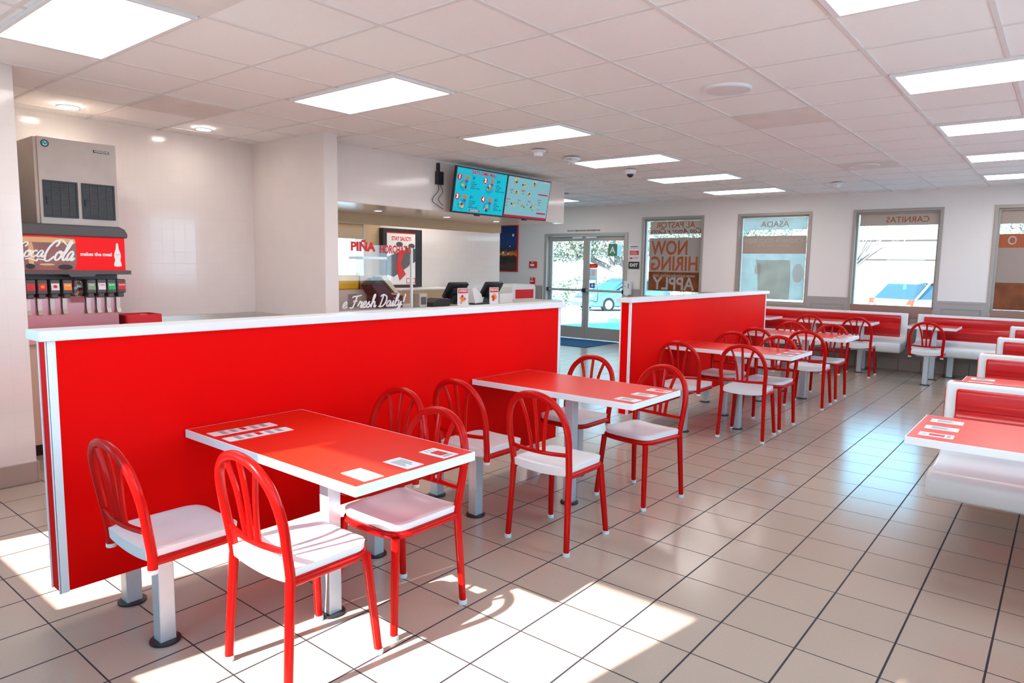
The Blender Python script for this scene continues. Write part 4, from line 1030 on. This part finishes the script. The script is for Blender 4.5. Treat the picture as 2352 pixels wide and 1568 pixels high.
g.prism(smooth2([(.312, .54), (.358, .54), (.362, .56), (.355, .59), (.360, .62), (.356, .65), (.346, .68), (.342, .72), (.328, .72), (.324, .68), (.314, .65), (.310, .62), (.316, .59), (.308, .56)], 3, True), .0005, .0012)
g.mi = 1; g.text('Coca-Cola', .014, .335, .634, .0015, xs=.55)
g.build('sign_lettering', [emit_mat('backlit_white_letter', (.8, .8, .8), .5), m_textred], t, smooth=False)
VAL = [(-.272, m_textred, ''), (-.196, m_textred, 'fruit'), (-.112, m_paper, 'berry'), (-.028, m_orange, 'Fanta'), (.140, m_sage, 'Free'), (.215, m_paper, 'Coke'), (.288, m_green, 'Sprite'), (.362, m_textred, 'Coca-Cola')]
xv = DX-.12
for yv, mm, tx in VAL:
    v = MB().box(xv, xv+.10, yv-.03, yv+.036, .325, .435).box(xv, xv+.085, yv-.02, yv+.026, .29, .33).build('valve', m_dark, t, smooth=False, bevel=.008)
    g = MB(); g.T = frame((xv+.1005, yv+.003, .385), (0, 1, 0), (-.12, 0, 1)); g.box(-.027, .027, -.032, .04, 0, .002)
    if tx and tx not in ('fruit', 'berry'): g.mi = 1; g.text(tx, .017, 0, .006, .0022, bold=.0005, xs=.62 if len(tx) > 6 else 1.)
    if tx in ('fruit', 'berry'): g.mi = 2; g.ell(0, -.004, .014, .012, .0022, .003)
    g.build('flavour_label', [mm, m_textwhite if mm not in (m_paper,) else m_textred, m_orange if tx == 'fruit' else m_textred], v, smooth=False)
    g = MB(); g.box(xv+.02, xv+.026, yv-.014, yv+.016, .20, .30); g.prism([(xv+.02, .20), (xv+.026, .20), (xv+.045, .165), (xv+.038, .162)], yv-.014, yv+.016, 'xz'); g.build('lever', m_steel, v, smooth=False)
g = MB(); g.lathe([(.035, .30), (.05, .34), (.052, .40), (.035, .445)], 20, (xv+.05, .055, 0)); g.box(xv+.01, xv+.05, .01, .10, .25, .31); g.build('ice_chute', glass_mat('clear_ice_chute', (.85, .8, .78), .3), t)
t = thing('ice_machine', 'stainless ice machine with two black grilles on the soda fountain', 'ice machine', (-6.42, 2.11, 1.757))
IX = .27
MB().box(-.27, IX-.012, -.29, .285, 0, .655).build('cabinet', m_steelside, t, smooth=False, bevel=.004)
MB().box(IX-.014, IX, -.268, .287, .0, .66).build('front_panel', mat('worn_stainless_panel', (.56, .49, .44), .5, .45, noise=.16, nscale=6), t, smooth=False, bevel=.004)
for ya, yb in ((-.245, -.008), (.02, .262)):
    g = MB(); g.ring([(ya, .055), (yb, .055), (yb, .335), (ya, .335)], [(ya+.012, .067), (yb-.012, .067), (yb-.012, .323), (ya+.012, .323)], IX, IX+.010, 'yz')
    g.box(IX, IX+.002, ya+.01, yb-.01, .065, .325)
    g.box(IX, IX+.014, ya+.02, ya+.035, .15, .21)
    f_ = g.build('grille', m_black, t, smooth=False)
    g = MB()
    for i in range(17): z = .075+i*.0145; g.box(IX+.002, IX+.008, ya+.012, yb-.012, z, z+.0045)
    for i in range(1, 4): y = ya+(yb-ya)*i/4; g.box(IX+.003, IX+.009, y-.002, y+.002, .067, .323)
    g.build('louvers', m_dark, f_, smooth=False)
g = MB(); g.T = frame((IX+.0003, 0, 0), (0, 1, 0), (0, 0, 1)); g.ell(-.215, .61, .028, .028, 0, .002); g.mi = 1; g.ell(-.215, .61, .022, .022, .002, .003); g.mi = 2; g.ell(-.215, .602, .012, .010, .003, .004); g.prism([(-.22, .602), (-.21, .602), (-.208, .626), (-.214, .628)], .003, .004)
g.build('round_emblem', [m_textblack, mat('teal_emblem', (.03, .42, .50), .4), m_paper], t, smooth=False)
g = MB(); g.T = frame((IX+.0003, 0, 0), (0, 1, 0), (0, 0, 1)); g.box(.12, .235, .583, .603, 0, .003); g.mi = 1; g.text('HOSHIZAKI', .019, .178, .593, .0035, xs=1.05, bold=.0006); g.build('name_plate', [m_textblack, m_paper], t, smooth=False)
# red trays beside the fountain
t = thing('red_tray', 'red plastic bin of lids beside the soda fountain', 'tray', (-6.33, 2.56, .90))
g = MB(); P = rrect(-.14, .14, -.13, .18, .03); Q = rrect(-.125, .125, -.115, .165, .025); g.ring(P, Q, 0, .125); g.prism(Q, 0, .02); g.build('bin', m_textred, t, smooth=False, bevel=.003)
g = MB()
rnd = random.Random(3)
for k in range(9): g.lathe([(.04, 0), (.042, .006), (.03, .010)], 16, (rnd.uniform(-.07, .07), rnd.uniform(-.06, .09), .02+.011*k))
g.build('lids', mat('cream_lid', (.8, .7, .55), .5), t)
tag(MB().prism(rrect(-6.30, -6.02, 2.78, 3.02, .02), .90, .94).build('serving_tray', m_textred, bevel=.004), 'flat red serving tray on the steel counter right of the bin', 'tray')

# ---------------------------------------------------------------- outside
def gz(x, y): return -.0235*max(0, y-14)+.013*min(0, x+4.4)*min(1, max(0, (y-14)/8)) if y > 14 else 0
m_asph = mat('pale_asphalt', (.33, .33, .33), .9, noise=.08, nscale=2)
g = MB(); xs = [-60+4*i for i in range(31)]; ys = [WY+.2, 14]+[14+4*i for i in range(1, 20)]
vs = [(x, y, -.02+gz(x, y)) for y in ys for x in xs]; nx = len(xs)
fs = [(j*nx+i, j*nx+i+1, (j+1)*nx+i+1, (j+1)*nx+i) for j in range(len(ys)-1) for i in range(nx-1)]
g.add(vs, fs); g.build('parking_lot', m_asph, smooth=False)['kind'] = 'structure'
for nm, bx in (('side_yard_right', (XR+.3, 60, -40, WY+.2)), ('side_yard_left', (-60, -11.3, -40, WY+.2)), ('yard_behind', (-11.3, XR+.3, -40, BY-.6))):
    MB().box(*bx, -.1, -.02).build(nm, m_asph, smooth=False)['kind'] = 'structure'
MB().box(-11.3, XR+.4, WY+.2, WY+1.6, -.02, -.001).build('walkway', mat('pale_concrete', (.62, .62, .60), .9, noise=.05), smooth=False)['kind'] = 'structure'
tag(MB().box(-40, -9.0, 17.2, 17.5, gz(-20, 17.4)-.1, gz(-14, 17.4)+.13).build('kerb', m_paper, smooth=False, bevel=.02), 'pale concrete kerb outside the entrance doors', 'kerb')
# building across the lot
t = thing('stucco_building', 'pale stucco building with brown lines beyond the parking lot', 'building', (0, 44, -.9))
MB().box(-20, 14, 0, 8, 0, 8).build('walls', mat('pale_stucco', (.50, .46, .42), .9, noise=.02), t, smooth=False)
MB().box(-20, 14, -.05, 0, 4.08, 4.16).box(-20, 14, -.05, 0, 3.0, 3.08).build('reveal_lines', mat('brown_reveal', (.05, .03, .022), .8), t, smooth=False)
# foliage
def leaf_mat(name, a, b):
    m = mat(name, a, .6); n = m.node_tree.nodes
    return m
m_leaf = mat('olive_leaf', (.28, .29, .22), .6, noise=.4, nscale=3); m_leaf2 = mat('hedge_leaf', (.20, .24, .16), .6, noise=.4, nscale=3); m_bark = mat('grey_bark', (.22, .18, .16), .9, noise=.3)
def leaves(g, blobs, n, s, rnd):
    tot = sum(b[3]*b[4]*b[5] for b in blobs)
    for b in blobs:
        for k in range(int(n*b[3]*b[4]*b[5]/tot)):
            a = rnd.uniform(0, 2*PI); z = rnd.uniform(-1, 1); r = rnd.uniform(.55, 1)**.5; q = math.sqrt(1-z*z)
            p = Vector((b[0]+b[3]*r*q*math.cos(a), b[1]+b[4]*r*q*math.sin(a), b[2]+b[5]*r*z))
            d1 = Vector((rnd.gauss(0, 1), rnd.gauss(0, 1), rnd.gauss(0, 1))).normalized(); d2 = d1.cross(Vector((rnd.gauss(0, 1), rnd.gauss(0, 1), rnd.gauss(0, 1)))).normalized()
            d1 *= s*rnd.uniform(.6, 1.3); d2 *= s*.5
            g.add([p-d1, p+d2, p+d1, p-d2], [(0, 1, 2, 3)])
def tree(label, x, y, h, blobs, n, s, seed, trunk=.25, branches=5):
    rnd = random.Random(seed); z = gz(x, y)-.02
    t = thing('tree', label, 'tree', (x, y, z), 0, 'trees across the parking lot')
    g = MB(); g.tube(smooth2([(0, 0, -.1), (.1, 0, h*.35), (-.1, .1, h*.7)], 5), trunk, 10, rr=[trunk*(1.2-.07*i) for i in range(11)])
    for k in range(branches):
        b = blobs[k % len(blobs)]; e_ = (b[0]+rnd.uniform(-.5, .5)*b[3], b[1]+rnd.uniform(-.5, .5)*b[4], b[2]+rnd.uniform(-.6, .3)*b[5]); g.tube(smooth2([(0, 0, h*.4), (e_[0]*.5, e_[1]*.5, h*.62), e_], 4), .08, 6, rr=[trunk*.4*(1-.11*i) for i in range(9)])
    g.build('trunk', m_bark, t)
    g = MB(); leaves(g, blobs, n, s, rnd); g.build('foliage', m_leaf, t, smooth=False)
    return t
tree('wide leafy tree with grey trunk beyond the entrance doors', -22.0, 37.5, 5, [(-1, 0, 4.7, 3, 2.5, 1.9), (-4.5, 0, 4.5, 3, 2.5, 1.9), (-8, 0, 4.4, 3, 2.5, 2.1), (2.5, 0, 5.1, 2.2, 2.5, 2.0), (-2, 0, 6.6, 4.5, 2.5, 1.8), (-3, -1, 3.3, 2.0, 2, .8), (-6.8, 0, 3.0, 1.8, 2, .9), (1.6, 0, 3.5, 1.1, 1.5, .7)], 30000, .11, 1, .42)
tree('leafy tree seen through the first two windows', -12.4, 30, 4.5, [(0, 0, 5.0, 2.6, 2, 1.8), (2, 0, 4.6, 2, 2, 1.5), (-2, 0, 4.6, 2, 2, 1.6)], 9000, .09, 2, .3)
tree('sparse bare-branched tree beside the pale building', -8.0, 34, 4.5, [(.8, 0, 4.6, .9, .8, .9), (1.4, 0, 4.0, .9, .7, .7), (2.0, 0, 3.4, .5, .5, .5), (0, 0, 5, 1.4, 1, 1)], 800, .05, 3, .10, 24)
tree('leafy tree seen through the fourth window at the right edge', .5, 33, 5, [(0, 0, 5.4, 3.5, 2.5, 2), (-2, 0, 4.6, 2.5, 2, 1.6), (2, 0, 4.8, 2.5, 2, 1.6)], 8000, .10, 4, .25)
g = MB(); rnd = random.Random(5)
hb = [(-36+1.9*i, 31.5+rnd.uniform(-.3, .3), gz(-25, 31)+.75, 1.5, 1.0, .9) for i in range(12)]
leaves(g, hb, 6000, .10, rnd); tag(g.build('hedge_row', m_leaf2, smooth=False), 'clipped hedge row behind the blue sedan', 'hedge')
t = thing('round_shrub', 'small round green shrub left of the parked wagon', 'shrub', (-5.3, 23.6, gz(-5.3, 23.6)-.02)); g = MB(); leaves(g, [(0, 0, .32, .5, .45, .40)], 1500, .05, rnd); g.build('foliage', m_leaf2, t, smooth=False)
g = MB(); g.sphere((0, 0, .3), .38, 8, 1.1, 1, .9); g.build('inner_growth', m_leaf2, t)

# cars
m_tyre = mat('tyre_rubber', (.02, .02, .02), .8); m_carglass = mat('tinted_car_glass', (.03, .05, .07), .08, spec=.8); m_rim = mat('alloy_rim', (.55, .57, .6), .3, .7)
m_tail = mat('red_tail_lamp', (.85, .05, .02), .2); m_lens = mat('clear_lamp_lens', (.85, .85, .85), .15)
def car(name, label, x, y, deg, paint, L, W_, prof, roof, wheels, kind):
    t = thing(name, label, 'car', (x, y, gz(x, y)-.02), math.radians(deg))
    h = W_/2
    # body: lower hull lofted across width, slightly tucked
    def loft(P, wf, nm, m, bev):
        g = MB(); n = len(P); S = [(-1, .0), (-.96, 1), (.96, 1), (1, 0)]; vs = []
        for sx in (-1, -.9, .9, 1):
            for (a, z) in P:
                k = .94 if abs(sx) > .95 else 1.0
                cz = (z-.5)*(.9 if abs(sx) > .95 else 1)+.5
                vs.append((sx*wf(z), a*(.985 if abs(sx) > .95 else 1), cz))
        fs = [tuple(range(n)), tuple(range(3*n, 4*n))[::-1]]
        for r in range(3):
            for i in range(n): j = (i+1) % n; fs.append((r*n+i, (r+1)*n+i, (r+1)*n+j, r*n+j))
        g.add(vs, fs); return g.build(nm, m, t, bevel=bev, seg=3, ang=40)
    loft(prof, lambda z: h*(1 if z < .8 else .97), 'body', paint, .03)
    loft(roof, lambda z: h*(.96-.24*max(0, z-.88)/.5), 'greenhouse', m_carglass, .02)
    tp = max(z for a, z in roof); ra = [a for a, z in roof if z > tp-.06]
    MB().prism(rrect(-h*.74, h*.74, min(ra)-.04, max(ra)+.04, .12), tp-.03, tp+.012).build('roof', paint, t, bevel=.015)
    zs = sorted(roof, key=lambda p: p[0]); g = MB()
    for sx in (-1, 1):
        bt = zs[0]; ft = zs[-1]; r0 = min(ra); r1 = max(ra); xb = h*.945; xt = h*.735
        for (a0, z0), (a1, z1) in ((bt, (r0, tp)), (ft, (r1, tp)), (((bt[0]+r0)/2+.5, .88), (r0+.42, tp)), ((.1, .88), (.12, tp))):
            g.tube([(sx*xb, a0, z0), (sx*(xt+.02), a1, z1-.01)], .035, 6)
        g.tube([(sx*xt, r0, tp), (sx*xt, r1, tp)], .03, 6)
    g.build('pillars', paint, t)
    for wy in wheels:
        for sx in (-1, 1):
            a = MB(); a.cyl((sx*(h-.19), wy, .32), (sx*(h+.012), wy, .32), .32, 28); wl = a.build('wheel', m_tyre, t, bevel=.02)
            b_ = MB(); b_.cyl((sx*(h+.005), wy, .32), (sx*(h+.02), wy, .32), .20, 24)
            for k in range(7): an = 2*PI*k/7; b_.tube([(sx*(h+.022), wy, .32), (sx*(h+.022), wy+.18*math.cos(an), .32+.18*math.sin(an))], .018, 6)
            b_.build('rim', m_rim, wl)
    if kind == 'wagon':   # rear at -y
        r = -L/2
        for sx in (-1, 1):
            g = MB(); g.prism([(sx*.50, .66), (sx*.80, .66), (sx*.80, .95), (sx*.66, .95)], r-.025, r+.06, 'xz'); g.build('tail_lamp', m_tail, t, bevel=.01)
            g = MB(); g.prism([(sx*.54, .69), (sx*.76, .69), (sx*.74, .79), (sx*.61, .79)], r-.032, r-.02, 'xz'); g.build('lamp_lens', m_lens, t)
            g = MB(); g.tube(smooth2([(sx*.56, -1.75, tp+.0), (sx*.56, -1.65, tp+.07), (sx*.56, -.2, tp+.07), (sx*.56, .1, tp)], 4), .018, 8); g.build('roof_rail', m_rim, t)
        g = MB(); g.prism(rrect(-.83, .83, .30, .60, .06), r-.07, r+.05, 'xz'); g.build('bumper', paint, t, bevel=.02)
        g = MB(); g.box(-.17, .17, r-.015, r+.02, .70, .86); g.build('licence_plate', m_paper, t, smooth=False)
    else:                 # front at -y
        r = -L/2
        for sx in (-1, 1):
            g = MB(); g.prism([(sx*.48, .62), (sx*.82, .66), (sx*.84, .78), (sx*.52, .72)], r-.015, r+.2, 'xz'); g.build('head_lamp', m_lens, t, bevel=.01)
            g = MB(); g.box(sx*(h-.02), sx*(h+.16), -.75, -.62, .92, 1.04) if sx > 0 else g.box(-(h+.16), -(h-.02), -.75, -.62, .92, 1.04); g.build('side_mirror', paint, t, bevel=.02)
        g = MB()
        for i in range(4): g.box(-.45, .45, r-.012, r+.02, .58+i*.035, .60+i*.035)
        g.box(-.5, .5, r-.03, r+.03, .26, .40); g.build('front_grille', m_dark, t, smooth=False)
        g = MB(); g.box(-.16, .16, r-.035, r-.02, .43, .55); g.build('licence_plate', m_paper, t, smooth=False)
    return t
m_silver = mat('silver_car_paint', (.34, .34, .34), .3, .2, coat=1); m_bluecar = mat('ice_blue_car_paint', (.10, .24, .33), .22, .4, coat=1)
wprof = [(-2.2, .30), (-2.22, .60), (-2.18, .93), (-2.0, .97), (1.0, .95), (1.9, .82), (2.18, .66), (2.22, .40), (2.15, .25), (-2.1, .25)]
wroof = [(-2.12, .93), (-1.78, 1.40), (-1.4, 1.46), (.0, 1.44), (.35, 1.38), (1.05, .93)]
car('station_wagon', 'silver station wagon with red tail lamps parked outside the third window', -3.04, 25.45, -33, m_silver, 4.4, 1.69, wprof, wroof, (-1.3, 1.35), 'wagon')
sprof = [(-2.25, .30), (-2.28, .52), (-2.2, .70), (-1.2, .90), (1.6, .98), (2.2, .95), (2.28, .60), (2.25, .28), (2.15, .22), (-2.15, .22)]
sroof = [(-1.15, .88), (-.35, 1.38), (.0, 1.45), (.9, 1.44), (1.9, .96)]
car('sedan', 'ice blue sedan parked outside the entrance doors', -15.98, 27.6, -22, m_bluecar, 4.5, 1.78, sprof, sroof, (-1.35, 1.35), 'sedan')
